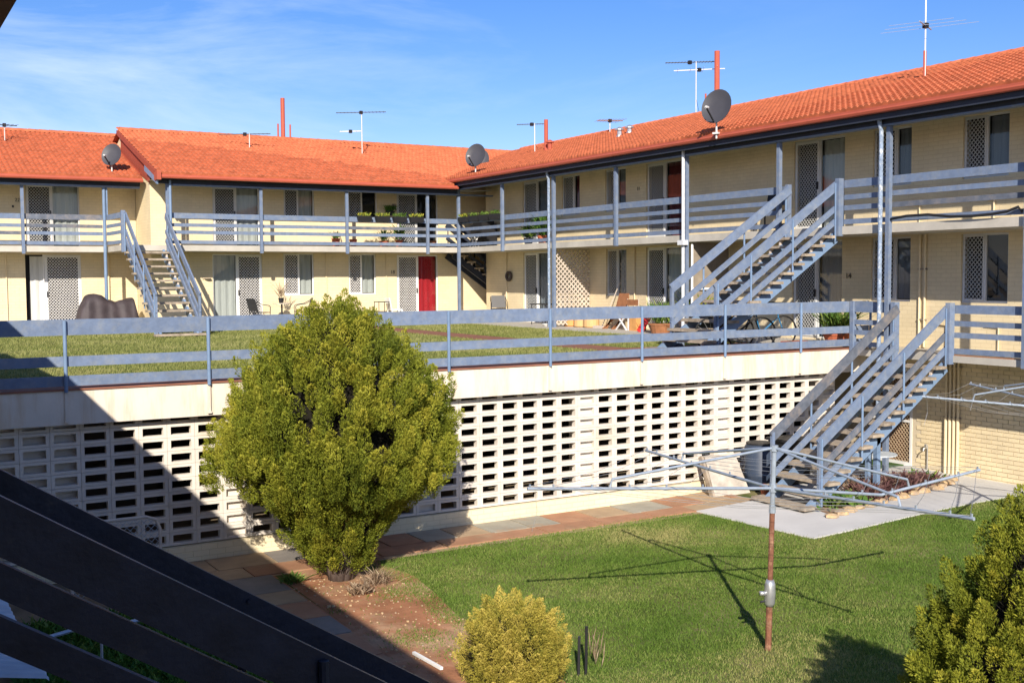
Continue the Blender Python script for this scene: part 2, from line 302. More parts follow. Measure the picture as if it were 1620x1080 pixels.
# paving slabs along screen and west path
PT=top('paved_path','coloured rectangular paving slabs laid along the foot of the pierced block wall','path',(9,15.9,ZL))
PT['kind']='structure'
del PT['category']
def paver(x0,x1,y0,y1,k):
    g=.012; c=[(x0+g+random.uniform(0,.01),y0+g),(x1-g,y0+g+random.uniform(0,.01)),(x1-g-random.uniform(0,.01),y1-g),(x0+g,y1-g)]
    dz=.018+random.uniform(-.004,.006); mb=MB(); vt=[(x,y,gz(x)+dz) for x,y in c]; vb=[(x,y,gz(x)-.03) for x,y in c]
    mb.add(vt+vb,[(0,1,2,3),(4,5,1,0),(5,6,2,1),(6,7,3,2),(7,4,0,3)]); part('paving_slab',mb,M_pave[k],PT)
x=3.6; pat=[3,2,3,2,0,0,1,2,1,1,0,2,1,0,2,0]; i=0
while x<14.1:
    w=random.choice([.6,.75,.9]); x1=min(x+w,14.15)
    paver(x,x1,15.78,16.53,pat[i%16] if x>4.6 else random.choice([2,3])); x=x1;i+=1
x=3.6
while x<12.7:
    w=random.choice([.75,.9,1.1]); x1=min(x+w,12.76)
    y0=15.30 if x>6.2 else 15.2; paver(x,x1,y0,15.78,0 if x>5.6 else random.choice([0,2,3])); x=x1
y=15.2
while y>3:
    h=random.choice([.6,.75,.9])
    for (a,b) in ((3.65,4.3),(4.3,4.95)): paver(a,b,y-h,y,random.choice([2,3,3,0]) if y>12.8 else random.choice([0,0,2]))
    y-=h
gridsheet('path_bedding',3.6,14.2,15.15,16.6,.004,M_pave[2])
struct('west_path_bedding',MB().add([(3.6,2,ZL+.0045),(4.98,2,ZL+.0045),(4.98,15.15,ZL+.0045),(3.6,15.15,ZL+.0045)],[(0,1,2,3)]),M_soil)
# ================================================================ TERRACE
TW=top('terrace_wall','pierced white block screen wall with cream concrete band holding up the terrace lawn','wall',(9,16.5,ZL))
part('fascia_band',MB().box(-3,18.18,16.42,16.80,-.475,0),M_fascia,TW)
part('coping',MB().box(-3,18.2,16.40,16.80,.0,.024),M_rust_coping,TW)
part('deck',MB().box(-3,19.03,16.80,42,-.35,-.012),M_slab,TW)
part('plinth',MB().box(-3,17.55,16.555,16.72,ZL-.05,-2.40),M_plinth,TW)
M_under=mat('undercroft_painted_shade',(.05,.045,.04),.9); part('back_wall',MB().box(-3,19,23,23.2,ZL-.05,-.36),M_under,TW)  # undercroft shade is put into the colour of back wall and boxes
def blockmesh(blind=False):
    w,h,d=.4,.2,.11; ow,oh=.295,.116; mb=MB(); A=[(-w/2+.001,-h/2+.001),(w/2-.001,-h/2+.001),(w/2-.001,h/2-.001),(-w/2+.001,h/2-.001)]; B=[(-ow/2,-oh/2),(ow/2,-oh/2),(ow/2,oh/2),(-ow/2,oh/2)]
    c=.006; A2=[(a*(1-c*2.5),b*(1-c*5)) for a,b in A]
    v=[(a,c,b) for a,b in A]+[(a,0,b) for a,b in A2]+[(a,0,b) for a,b in B]+[(a,d,b) for a,b in B]+[(a,d,b) for a,b in A]
    f=[]
    for i in range(4):
        j=(i+1)%4; f+=[(i,j,4+j,4+i),(4+i,4+j,8+j,8+i),(8+i,8+j,12+j,12+i),(12+i,12+j,16+j,16+i)]
    mb.add(v,f)
    if blind: mb.quad((-ow/2,.085,-oh/2),(ow/2,.085,-oh/2),(ow/2,.085,oh/2),(-ow/2,.085,oh/2))
    return mb
bm0=blockmesh(); bm1=blockmesh(True); me0=bm0.mesh('screen_block',M_screen); me1=bm1.mesh('screen_block_blind',M_screen)
blind=[4.88,8.08,11.28,14.48,17.28]
cells=[]
for r in range(10):
    for c in range(50):
        x=8.88+.4*(c-26); 
        if x<-1.4 or x>17.5: continue
        z=-.486-.2*r; cells.append((x,z,any(abs(x-b)<.1 for b in blind)))
cells.sort(key=lambda q:(Vector((q[0],16.55,q[1]))-CAM).length if q[0]>1.2 else 99)
rest=MB()
for i,(x,z,b) in enumerate(cells):
    if i<300: link('screen_block',me1 if b else me0,TW,loc=(x,16.60,z))
    else:
        s=(bm1 if b else bm0); rest.add([(p[0]+x,p[1]+16.60,p[2]+z) for p in s.v],s.f)
part('screen_blocks_remainder',rest,M_screen,TW,kind='stuff')
mb=MB()
for b in blind: mb.box(b-.16,b+.16,16.715,16.95,ZL,-.35)
mb.box(1.6,2.7,16.80,16.95,ZL,-.35)
part('pier',mb,M_screen,TW,kind='stuff')
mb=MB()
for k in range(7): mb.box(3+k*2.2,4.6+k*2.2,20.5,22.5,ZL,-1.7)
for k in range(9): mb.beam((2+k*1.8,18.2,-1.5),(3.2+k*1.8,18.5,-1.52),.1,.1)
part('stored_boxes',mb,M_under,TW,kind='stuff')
# terrace lawn + paths
struct('terrace_lawn',MB().box(-3,17.6,16.8,33.6,-.011,.0),M_lawn2)
struct('terrace_brown_path',MB().box(13.2,14.1,16.85,33.5,.0005,.012),M_bpath)
struct('brown_edge_strip',MB().box(-3,14.6,16.81,17.05,.0005,.014),M_bpath)
struct('patio_paving',MB().box(17.4,19.04,16.81,35.04,.0,.045).box(-3,17.4,33.6,35.04,.0,.045).box(-3,7.8,35.04,37.03,0,.045),M_slab)
struct('stair_foot_paving',MB().box(13.6,17.39,16.9,19.2,.0006,.016),M_bpath)
o=blades('terrace_grass',170000,(0,17.4),(17.0,33.6),lambda x,y:~((x>13.15)&(x<14.15))&~((x>13.6)&(y<19.2))&(np.random.uniform(0,1,len(x))<.55+.45*np.clip((26-y)/9,0,1)),lambda x:x*0,.05,.008,M_grass2); o['label']='short yellowish green grass of the raised terrace lawn'; o['category']='grass'
# terrace railing
TR=top('terrace_railing','long blue timber railing along the edge of the raised terrace lawn','railing',(9,16.4,0))
px=[.5]+[2.48+1.972*i for i in range(9)]
for i in range(len(px)):
    part('post',MB().tube([(px[i],16.375,.97),(px[i],16.375,-.02)],.026,10),M_bluesteel,TR)
    part('post_foot',MB().box(px[i]-.02,px[i]+.02,16.385,16.418,-.44,-.01).box(px[i]-.028,px[i]+.028,16.375,16.40,-.44,-.41),M_fascia,TR)
segs=[(-1.5,2.48),(2.48,6.42),(6.42,10.37),(10.37,14.31),(14.31,18.25)]
for a,b in segs:
    for z0,z1 in ((.765,.985),(.335,.475),(.065,.205)):
        part('rail',MB().box(a+.006,b-.006,16.405,16.443,z0+random.uniform(-.004,.004),z1),M_blue,TR)
# short return to balcony
for z0,z1 in ((.765,.985),(.51,.61),(.30,.40),(.065,.165)):
    part('rail',MB().box(18.16,18.2,15.3,16.40,z0,z1) if False else MB().box(17.70,17.735,15.32,16.38,z0,z1),M_blue,TR)
part('post',MB().box(17.66,17.76,16.3,16.39,-.1,.99),M_blue,TR)
# ================================================================ WINDOWS
def P3(pl,c,u,d,z):       # pl 'X': wall plane x=c, u is Y, depth d inwards (+x) ; 'Y': plane y=c, u is X
    return (c+d,u,z) if pl=='X' else (u,c+d,z)
def bxp(mb,pl,c,u0,u1,d0,d1,z0,z1):
    if pl=='X': mb.box(c+d0,c+d1,u0,u1,z0,z1)
    else: mb.box(u0,u1,c+d0,c+d1,z0,z1)
def grille(pl,c,u0,u1,z0,z1,d,m,parent,pit=.086,wd=.012):
    mb=MB(); W=u1-u0;H=z1-z0; k=1.12
    for sgn in (1,-1):
        n=int((W*k+H)/(pit*k))+2
        for i in range(-n,n):
            # line z = z0 + sgn*k*(u-u0) + i*pit*k
            pts=[]
            for u in (u0,u1):
                z=z0+sgn*k*(u-u0)+i*pit*k
                pts.append((u,z))
            (a,za),(b,zb)=pts
            if max(za,zb)<=z0 or min(za,zb)>=z1: continue
            def clip(a,za,b,zb,lim,hi):
                if (za>lim)==hi and za!=lim: t=(lim-za)/(zb-za); a,za=a+t*(b-a),lim
                return a,za
            if za>z1: a,za=a+(z1-za)/(zb-za)*(b-a),z1
            elif za<z0: a,za=a+(z0-za)/(zb-za)*(b-a),z0
            if zb>z1: b,zb=b+(z1-zb)/(za-zb)*(a-b),z1
            elif zb<z0: b,zb=b+(z0-zb)/(za-zb)*(a-b),z0
            if abs(za-zb)<.02: continue
            mb.beam(P3(pl,c,a,d,za),P3(pl,c,b,d,zb),.008,wd)
    return part('security_mesh',mb,m,parent)
def curtain_or_dark_sheet(pl,c,u0,u1,z0,z1,d,m,parent):
    mb=MB(); n=max(8,int((u1-u0)/.03)); vs=[];fs=[]
    for i in range(n+1):
        u=u0+(u1-u0)*i/n; dd=d+.022*math.sin(i*.9)+.012*math.sin(i*2.3+1); vs+=[P3(pl,c,u,dd,z0),P3(pl,c,u,dd*1.0,z1)]
    for i in range(n): fs.append((2*i,2*i+2,2*i+3,2*i+1))
    mb.add(vs,fs); return part('curtain_or_dark_sheet',mb,m,parent,smooth=True)
def opening(wing,pl,c,u0,u1,us,z0,z1,kind,meshside,frame=None,cur=None,gm=None,label=None):
    """kind 'window'/'door'; meshside 'lo' or 'hi': which end of u carries the mesh"""
    fr=frame or M_alu; mb=MB(); t=.04; d0,d1=.05,.10
    bxp(mb,pl,c,u0,u0+t,d0,d1,z0,z1); bxp(mb,pl,c,u1-t,u1,d0,d1,z0,z1); bxp(mb,pl,c,u0+t,u1-t,d0,d1,z1-t,z1); bxp(mb,pl,c,u0+t,u1-t,d0,d1,z0,z0+t); bxp(mb,pl,c,us-t/2,us+t/2,d0,d1,z0+t,z1-t)
    if kind=='door':
        w=part('door',mb,fr,wing)
    else: w=part('window',mb,fr,wing)
    if label: w['label']=label
    g=MB(); lo=(u0+t,us-t/2); hi=(us+t/2,u1-t)
    me,ot=(lo,hi) if meshside=='lo' else (hi,lo)
    # security leaf frame
    q=MB(); s=.05 if kind=='door' else .022
    for a,b,e,f in ((me[0],me[0]+s,z0+t,z1-t),(me[1]-s,me[1],z0+t,z1-t),(me[0]+s,me[1]-s,z1-t-s,z1-t),(me[0]+s,me[1]-s,z0+t,z0+t+s*1.6)): bxp(q,pl,c,a,b,.03,.052 if kind=='door' else .05,e,f)
    part('mesh_frame',q,fr,w)
    grille(pl,c,me[0]+s,me[1]-s,z0+t+s*1.6,z1-t-s,.04,gm or M_grille,w)
    if pl=='X': pq=[(c+.08,ot[1],z0),(c+.08,ot[0],z0),(c+.08,ot[0],z1),(c+.08,ot[1],z1)]
    else: pq=[(ot[0],c+.08,z0),(ot[1],c+.08,z0),(ot[1],c+.08,z1),(ot[0],c+.08,z1)]
    part('glass',MB().quad(*pq),M_glass,w)
    if kind=='door': 
        hx=me[0]+.03 if meshside=='hi' else me[1]-.03
        h=MB(); bxp(h,pl,c,hx-.015,hx+.015,-.01,.03,z0+.95,z0+1.12); part('handle',h,M_black,w)
    b=MB(); bxp(b,pl,c,u0+.005,u1-.005,.22,.24,z0+.005,z1-.005); part('painted_dark_room',b,M_darkin,w)  # panel painted near-black in place of an unlit room
    if cur is not None: curtain_or_dark_sheet(pl,c,ot[0],ot[1],z0+.06,z1-.05,.15,cur,w)
    mcur={'a':M_curtg}.get('a')
    curtain_or_dark_sheet(pl,c,me[0],me[1],z0+.06,z1-.05,.16,M_darkin,w)  # no cloth here: near-black folds stand in for the dark void behind the mesh
    return w
def wallplane(name,wing,pl,c,u0,u1,z0,z1,ops,m,flip=False):
    us=sorted({u0,u1}|{v for o in ops for v in (o[0],o[1]) if u0<v<u1}); zs=sorted({z0,z1}|{v for o in ops for v in (o[2],o[3]) if z0<v<z1}); mb=MB()
    for i in range(len(us)-1):
        for j in range(len(zs)-1):
            uc=(us[i]+us[i+1])/2; zc=(zs[j]+zs[j+1])/2
            if any(o[0]<uc<o[1] and o[2]<zc<o[3] for o in ops): continue
            mb.quad(P3(pl,c,us[i],0,zs[j]),P3(pl,c,us[i+1],0,zs[j]),P3(pl,c,us[i+1],0,zs[j+1]),P3(pl,c,us[i],0,zs[j+1]))
    for a,b,e,f in ops:
        q=.23
        mb.quad(P3(pl,c,a,0,e),P3(pl,c,a,q,e),P3(pl,c,a,q,f),P3(pl,c,a,0,f)); mb.quad(P3(pl,c,b,0,e),P3(pl,c,b,q,e),P3(pl,c,b,q,f),P3(pl,c,b,0,f))
        mb.quad(P3(pl,c,a,0,e),P3(pl,c,b,0,e),P3(pl,c,b,q,e),P3(pl,c,a,q,e)); mb.quad(P3(pl,c,a,0,f),P3(pl,c,b,0,f),P3(pl,c,b,q,f),P3(pl,c,a,q,f))
    # core behind
    o=part(name,mb,m,wing)
    return o
XW=19.05; YW=35.05; YL=37.04; FZ=2.53
# ---------------- right wing
RW=top('apartment_wing','two storey cream brick apartment wing on the right with terracotta tiled roof and balconies','building',(21,22,0))
opsR=[(30.20,31.76,30.9,FZ,4.62,'door',M_curtg),(28.40,29.40,28.78,3.4,4.62,'window',M_pink),(26.05,27.07,26.5,3.4,4.62,'window',M_curtg),(23.55,25.1,24.3,FZ,4.62,'door',M_pink),
 (17.87,19.44,18.65,FZ,4.62,'door',M_curt),(16.05,17.07,16.47,3.4,4.62,'window',M_curtg),(13.76,14.80,14.28,3.4,4.62,'window',M_curtg),(11.4,12.4,11.9,3.4,4.62,'window',M_curtg)]
opsR1=[(30.22,31.74,30.9,.05,2.32,'door',M_curtg),(26.02,27.02,26.5,.96,2.32,'window',M_curtg),(23.5,25.1,24.3,.08,2.32,'door',M_curt),(17.92,19.46,18.7,.08,2.32,'door',M_curtg),(16.04,17.09,16.47,.96,2.32,'window',M_curtg),(13.74,14.8,14.28,.96,2.32,'window',None),(11.4,12.4,11.9,.96,2.32,'window',M_curtg)]
allR=[(o[0],o[1],o[3],o[4]) for o in opsR+opsR1]
wR=wallplane('wall',RW,'X',XW,8,34.05,-.1,4.9,allR,M_wall)
part('end_wall',MB().box(XW,27.5,34.05,34.25,-.1,4.9),M_wall,RW)
part('dark_rooms_block',MB().box(XW+.25,27.4,8.1,34.0,ZL-.2,4.7),M_darkin,RW)
for o in opsR+opsR1: opening(RW,'X',XW,o[0],o[1],o[2],o[3],o[4],o[5],'hi',cur=o[6],frame=M_aluw if o[3]<.1 and o[0]>20 else M_alu)
# lower wall of bricks
G=(15.93,17.09,-2.5,-.45)
LW=wallplane('lower_wall',RW,'X',XW,5,19,ZL-.1,-.13,[G],M_mortar)
bw,bh=.24,.086; bl=[]
nz_=int((2.55-.16)/bh)+1
for j in range(nz_):
    z=-2.56+j*bh+bh/2
    if z>-.2: break
    off=(j%2)*.12
    y=10.9+off
    while y<17.4:
        if not (G[0]-.12<y<G[1]+.12 and z<G[3]+.04): bl.append((y,z))
        y+=bw
bmb=MB().box(-.012,.0,-.113,.113,-.037,.037); bme=bmb.mesh('brick',M_brick)
bl.sort(key=lambda q:(Vector((XW,q[0],q[1]))-CAM).length if 12.1<q[0]<15.9 and q[1]<-.3 else 50+abs(q[0]-14))
rest=MB()
for i,(y,z) in enumerate(bl):
    dx=random.uniform(-.002,.001)
    if i<300: link('brick',bme,LW,loc=(XW+dx,y,z))
    else: rest.add([(p[0]+XW+dx,p[1]+y,p[2]+z) for p in bmb.v],bmb.f)
part('bricks_remainder',rest,M_brick,LW,kind='stuff')
# laundry door
mb=MB(); bxp(mb,'X',XW,G[0],G[0]+.06,-.012,.06,G[2],G[3]); bxp(mb,'X',XW,G[1]-.06,G[1],-.012,.06,G[2],G[3]); bxp(mb,'X',XW,G[0]+.06,G[1]-.06,-.012,.06,G[3]-.06,G[3]);bxp(mb,'X',XW,G[0]+.06,G[1]-.06,-.012,.06,G[2],G[2]+.08);bxp(mb,'X',XW,G[0]+.06,G[1]-.06,-.01,.05,-1.42,-1.34);bxp(mb,'X',XW,G[0]+.06,G[1]-.06,-.01,.05,-1.58,-1.53)
gd=part('security_door',mb,M_aluw,RW,label='white mesh security door under the lower stairs'); grille('X',XW,G[0]+.06,G[1]-.06,G[2]+.08,G[3]-.06,.01,mat('tan_mesh',(.55,.42,.28),.5),gd,pit=.085)
part('inner_door',MB().box(XW+.14,XW+.16,G[0],G[1],G[2],G[3]),mat('brown_inner_door',(.20,.09,.05),.6),gd)
# slabs
part('upper_balcony_slab',MB().box(17.75,XW,8,35.03,2.36,2.53),M_slab,RW)
part('lower_balcony_slab',MB().box(17.75,XW-.014,8,16.40,-.125,0.0),M_slab,RW)
part('slab_edge_board',MB().box(17.79,17.81,8,14.0,.0,.022),M_wood,RW)
# pipes on walls
for y,z0,z1 in ((15.64,.03,2.35),(15.77,.03,2.35)):
    part('drain_pipe',MB().tube([(XW-.035,y,z0),(XW-.035,y,z1)],.024,8),M_brick,RW)
part('pipe_bracket',MB().box(XW-.05,XW,15.6,15.81,.58,.61),M_alud,RW); part('pipe_bracket',MB().box(XW-.05,XW,15.6,15.81,1.62,1.65),M_alud,RW)
for i in range(4): part('drain_pipe',MB().tube([(XW-.055,14.77+i*.095,-2.56),(XW-.055,14.77+i*.095,-1.36)],.033,10),M_brick,RW); part('thin_pipe',MB().tube([(XW-.055,14.77+i*.095,-1.38),(XW-.055,14.77+i*.095,-.13)],.024,8),M_brick,RW)
part('pipe_bracket',MB().box(XW-.06,XW-.0121,14.72,15.11,-1.37,-1.34),M_alud,RW); part('pipe_bracket',MB().box(XW-.06,XW-.0121,14.72,15.11,-.34,-.31),M_alud,RW)
for y,z in ((26.35-.75,1),(32.8,1)): part('drain_pipe',MB().tube([(XW-.03,y,.03),(XW-.03,y,2.35)],.02,8),M_brick,RW)
for y in (15.8,14.05,12.9): part('overflow_pipe',MB().tube([(XW-.03,y,2.56),(XW-.03,y,2.95),(XW-.03,y+.16,2.97)],.016,6),M_brick,RW)
for y in (15.1,13.9): part('overflow_pipe',MB().tube([(XW-.03,y,.03),(XW-.03,y,.5),(XW-.03,y+.3,.52)],.016,6),M_brick,RW)
part('garden_tap',MB().tube([(XW-.05,15.5,-2.52),(XW-.05,15.5,-2.0)],.012,6).tube([(XW-.05,15.5,-2.04),(XW-.16,15.5,-2.04),(XW-.18,15.5,-2.10)],.014,6).box(XW-.12,XW-.08,15.48,15.52,-2.02,-1.96),M_castalu,RW)
# posts, beam, gutter
postY=[33.72,30.76,27.75,24.65,21.70,18.5,15.45,12.40,9.5]
full=[33.72,27.75,21.70,15.45]
for y in postY:
    if y in full: part('post',MB().box(17.655,17.745,y-.045,y+.045,(0.046 if y>16.4 else gz(17.7)),4.45),M_blue,RW)
    elif y<14: part('post',MB().box(17.655,17.745,y-.045,y+.045,-.14,4.45),M_blue,RW)
    else: part('post',MB().box(17.655,17.745,y-.045,y+.045,2.34,4.45),M_blue,RW)
M_dpipe=mat('weathered_downpipe',(.24,.31,.42),.5,var=.25,vs=20,col2=(.55,.58,.60),c2pos=(.55,.62),c2s=12)
for y in (27.86,15.57,21.70): 
    if y==21.70: part('downpipe',MB().tube([(17.60,y,.05),(17.60,y,4.6)],.04,10).box(17.5,17.66,y-.12,y+.1,2.28,2.40),mat('white_downpipe',(.68,.70,.72),.45,var=.12,vs=9),RW)
    else: part('downpipe',MB().tube([(17.60,y,.05 if y>16 else gz(17.6)),(17.60,y,4.35),(17.50,y,4.68)],.042,10),M_dpipe,RW)
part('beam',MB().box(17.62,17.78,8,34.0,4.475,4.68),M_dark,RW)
part('beam_lit_edge',MB().box(17.60,17.80,8,34.0,4.445,4.474),M_blue,RW)  # lighter strip stands in for the beam's sunlit lower edge
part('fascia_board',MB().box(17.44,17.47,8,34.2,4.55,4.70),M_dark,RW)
part('soffit',MB().quad((17.47,8,4.69),(17.47,34.1,4.69),(XW,34.1,4.72),(XW,8,4.72)),M_soffit,RW)
part('gutter',MB().tube([(17.38,8,4.73),(17.38,34.1,4.73)],.062,8).box(17.33,17.44,8,34.1,4.735,4.795),M_gutter,RW)
part('barge_end',MB().box(17.3,17.75,34.1,34.15,4.5,4.78).box(17.26,17.34,34.0,34.16,4.60,4.86),M_blue,RW)
# railings builder
def balc_rail(parent,p0,p1,zb,breaks,m=None,out=(0,0),tops=((.95,.16),(.65,.10),(.43,.10),(.14,.10))):
    p0=Vector(p0);p1=Vector(p1); Ln=(p1-p0).length; d=(p1-p0)/Ln; 
    br=[0]+breaks+[Ln]
    for i in range(len(br)-1):
        for (zt,h) in tops:
            a=p0+d*(br[i]+.004);b=p0+d*(br[i+1]-.004); j=random.uniform(-.006,.006)
            part('rail',MB().beam((a.x,a.y,zb+zt-h/2+j),(b.x,b.y,zb+zt-h/2),.038,h),m or (M_blue if random.random()<.85 else M_bluew),parent)
RR=top('balcony_railing','blue timber railing of the upper balcony on the right wing','railing',(17.8,26,2.53))
balc_rail(RR,(17.81,34.0,0),(17.81,18.30,0),2.53,[3.24,6.25,9.35,12.3,15.4])
RR2=top('balcony_railing','upper balcony railing right of the stairs with a black hose along it','railing',(17.8,12,2.53))
balc_rail(RR2,(17.81,16.70,0),(17.81,8,0),2.53,[1.25,4.18,7.2])
RR3=top('balcony_railing','lower balcony railing beside the stairs down to the garden','railing',(17.8,12,0))
balc_rail(RR3,(17.81,13.95,0),(17.81,8,0),0,[1.43,4.4])
# ---------------- back wing main
BW=top('apartment_wing','two storey cream brick apartment block at the back with red curtained door and tiled roof','building',(13,38,0))
opsB=[(9.75,11.25,10.5,FZ,4.42,'door',M_curt),(12.05,13.09,12.54,3.4,4.42,'window',M_curt),(14.25,15.32,14.77,3.4,4.42,'window',None),(16.03,17.6,16.8,FZ,4.42,'door',M_darkin)]
opsB1=[(9.71,11.3,10.48,.05,2.30,'door',M_curt),(12.01,13.04,12.54,.97,2.33,'window',M_curt),(14.25,15.24,14.73,.97,2.33,'window',M_curt),(16.01,17.58,16.82,.05,2.30,'door',M_red)]
allB=[(o[0],o[1],o[3],o[4]) for o in opsB+opsB1]
wallplane('wall',BW,'Y',YW,7.85,24,-.1,4.75,allB,M_wall)
part('side_wall',MB().add([(7.85,YW,-.1),(7.85,45,-.1),(7.85,45,4.3),(7.85,39,6.3),(7.85,YW,4.95)],[(0,1,2,3,4)]),M_wall,BW)
part('dark_rooms_block',MB().box(8.0,24,YW+.25,43,-.1,4.4),M_darkin,BW)
for i,o in enumerate(opsB): opening(BW,'Y',YW,o[0],o[1],o[2],o[3],o[4],o[5],'lo',cur=o[6])
for i,o in enumerate(opsB1):
    opening(BW,'Y',YW,o[0],o[1],o[2],o[3],o[4],o[5],'hi' if i==0 else 'lo',cur=o[6],frame=M_aluw,gm=M_grillew)
part('balcony_slab',MB().box(6.75,17.74,33.77,YW,2.36,2.53),M_slab,BW)
bpost=[8.05,10.87,13.68,16.54]
for i,x in enumerate(bpost): part('post',MB().box(x-.045,x+.045,33.69,33.765,2.3,4.40),M_blue,BW)
part('downpipe',MB().tube([(8.12,33.64,2.35),(8.12,33.64,4.42)],.038,8),M_bluesteel,BW)
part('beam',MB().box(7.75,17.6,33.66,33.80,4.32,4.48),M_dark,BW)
part('beam_lit_edge',MB().box(8.2,19.0,33.63,33.82,4.27,4.318),M_blue,BW)  # sunlit underside of the beam drawn as a lighter strip
part('soffit',MB().quad((7.75,33.45,4.46),(18.9,33.45,4.46),(18.9,YW,4.5),(7.75,YW,4.5)),M_soffit,BW)
part('gutter',MB().tube([(7.75,33.34,4.50),(17.5,33.34,4.50)],.06,8).box(7.75,17.45,33.29,33.40,4.505,4.56),M_gutter,BW)
part('barge_end',MB().box(7.66,7.78,33.24,33.62,4.40,4.63),M_gutter,BW); part('barge_trim',MB().beam((7.72,33.45,4.36),(7.72,35.02,4.88),.05,.16),M_bluesteel,BW)
part('barge_board',MB().add([(7.70,33.35,4.40),(7.70,39.0,6.32),(7.70,39.0,6.46),(7.70,33.35,4.58),(7.78,33.35,4.40),(7.78,39.0,6.32),(7.78,39.0,6.46),(7.78,33.35,4.58)],[(0,1,2,3),(7,6,5,4),(0,4,5,1),(3,2,6,7)]),M_barge,BW)
part('gable_flashing',MB().add([(7.83,34.9,4.4),(7.83,39.0,5.6),(7.83,39.0,6.36),(7.83,34.9,4.98)],[(0,1,2,3)]),M_barge,BW)
def txt(s,loc,size,rx,parent,label,rz=0):
    cu=D.curves.new('number','FONT'); cu.body=s; cu.size=size; cu.extrude=.004
    o=D.objects.new('tmp',cu); COL.objects.link(o); dg=bpy.context.evaluated_depsgraph_get(); me=D.meshes.new_from_object(o.evaluated_get(dg)); D.objects.remove(o)
    me.materials.clear(); me.materials.append(M_text); me.transform(Matrix.Translation(loc)@Matrix.Rotation(rz,4,'Z')@Matrix.Rotation(rx,4,'X')); return link('number',me,parent,label=label)
txt('14',(XW-.018,17.80,1.45),.17,math.pi/2,RW,'small house number 14',rz=-math.pi/2); txt('11',(XW-.008,25.52,3.92),.14,math.pi/2,RW,'small house number 11',rz=-math.pi/2)
txt('18',(15.76,YW-.006,1.66),.17,math.pi/2,BW,'small house number 18')
for x in (13.45,15.6): part('drain_pipe',MB().tube([(x,YW-.03,.03),(x,YW-.03,2.35)],.018,6),M_brick,BW)
part('wall_ornament',MB().lathe((9.54,YW-.03,1.53),[(.0,-.02),(.1,-.015),(.12,0),(.1,.015),(0,.02)],10).add([(9.42,YW-.03,1.53),(9.38,YW-.03,1.56),(9.38,YW-.03,1.50)],[(0,1,2)]),M_alud,BW)
part('meter_box',MB().box(15.86,15.98,YW-.05,YW,3.82,4.02),M_alud,BW)
BR=top('balcony_railing','blue timber railing of the back block balcony with planter troughs hung on it','railing',(13,33.8,2.53))
balc_rail(BR,(8.02,33.80,0),(17.77,33.80,0),2.53,[2.85,5.66,8.5])
# ---------------- back wing left
LF=top('apartment_wing','set back two storey cream block at the far left with terracotta roof','building',(4,39,0))
opsL=[(4.60,6.15,5.36,FZ,4.45,'door',M_curt),(1.6,2.6,2.1,3.4,4.45,'window',M_curtg)]
opsL1=[(4.95,6.30,5.12,.05,2.30,'door',M_curtg),(1.6,2.6,2.1,.97,2.3,'window',M_curtg)]
wallplane('wall',LF,'Y',YL,-3,7.84,-.1,4.85,[(o[0],o[1],o[3],o[4]) for o in opsL]+[(4.54,6.15,.05,2.30),(1.6,2.6,.97,2.3)],M_wall)
part('dark_rooms_block',MB().box(-3,7.8,YL+.25,45,-.1,4.6),M_darkin,LF)
for o in opsL: opening(LF,'Y',YL,o[0],o[1],o[2],o[3],o[4],o[5],'lo',cur=o[6])
opening(LF,'Y',YL,1.6,2.6,2.1,.97,2.3,'window','lo',cur=M_curtg)
# sliding glass door open on the left, security door
w=opening(LF,'Y',YL,5.05,6.15,5.10,.05,2.30,'door','hi',frame=M_aluw,gm=M_grillew,label='white mesh security door left ajar by curtains')
curtain_or_dark_sheet('Y',YL,4.68,5.05,.08,2.25,.12,M_curt,w)
part('painted_dark_doorway',MB().box(4.54,5.05,YL+.2,YL+.22,.05,2.3),M_darkin,LF)  # near-black panel stands in for shade inside the open doorway
part('balcony_slab',MB().box(-3,6.75,35.8,YL,2.36,2.53).box(6.75,7.84,35.06,YL,2.361,2.529),M_slab,LF)
for x in (-1,1.65,4.35): part('post',MB().box(x-.045,x+.045,35.72,35.795,2.3,4.42),M_blue,LF)
part('post',MB().tube([(6.64,35.72,.04),(6.64,35.72,4.42)],.05,10).box(6.70,6.74,35.7,35.79,3.4,4.4),M_bluesteel,LF)
part('beam',MB().box(-3,7.7,35.66,35.80,4.36,4.50),M_dark,LF)
part('beam_lit_edge',MB().box(-3,7.69,35.63,35.82,4.30,4.358),M_blue,LF)  # light on the beam's lower edge, put in as a paler strip
part('soffit',MB().quad((-3,35.45,4.48),(7.7,35.45,4.48),(7.7,YL,4.52),(-3,YL,4.52)),M_soffit,LF)
part('gutter',MB().tube([(-3,35.34,4.52),(7.72,35.34,4.52)],.06,8).box(-3,7.72,35.29,35.40,4.525,4.58),M_gutter,LF)
txt('22',(4.30,YL-.006,3.9),.15,math.pi/2,LF,'small house number 22')
part('bell',MB().box(4.22,4.27,YL-.03,YL,3.72,3.78),M_black,LF)
part('drain_pipe',MB().tube([(4.0,YL-.03,.03),(4.0,YL-.03,2.35)],.02,6),M_brick,LF); part('drain_pipe',MB().tube([(6.95,YL-.04,.03),(6.95,YL-.04,2.3)],.035,6),M_brick,LF)
LR=top('balcony_railing','blue timber railing of the far left balcony turning towards the stairs','railing',(4,35.8,2.53))
balc_rail(LR,(-3,35.83,0),(6.60,35.83,0),2.53,[2,4.65,7.3])
balc_rail(LR,(6.72,35.75,0),(6.80,33.85,0),2.53,[])
part('newel',MB().box(6.73,6.85,33.72,33.82,2.32,3.52),M_blue,LR)
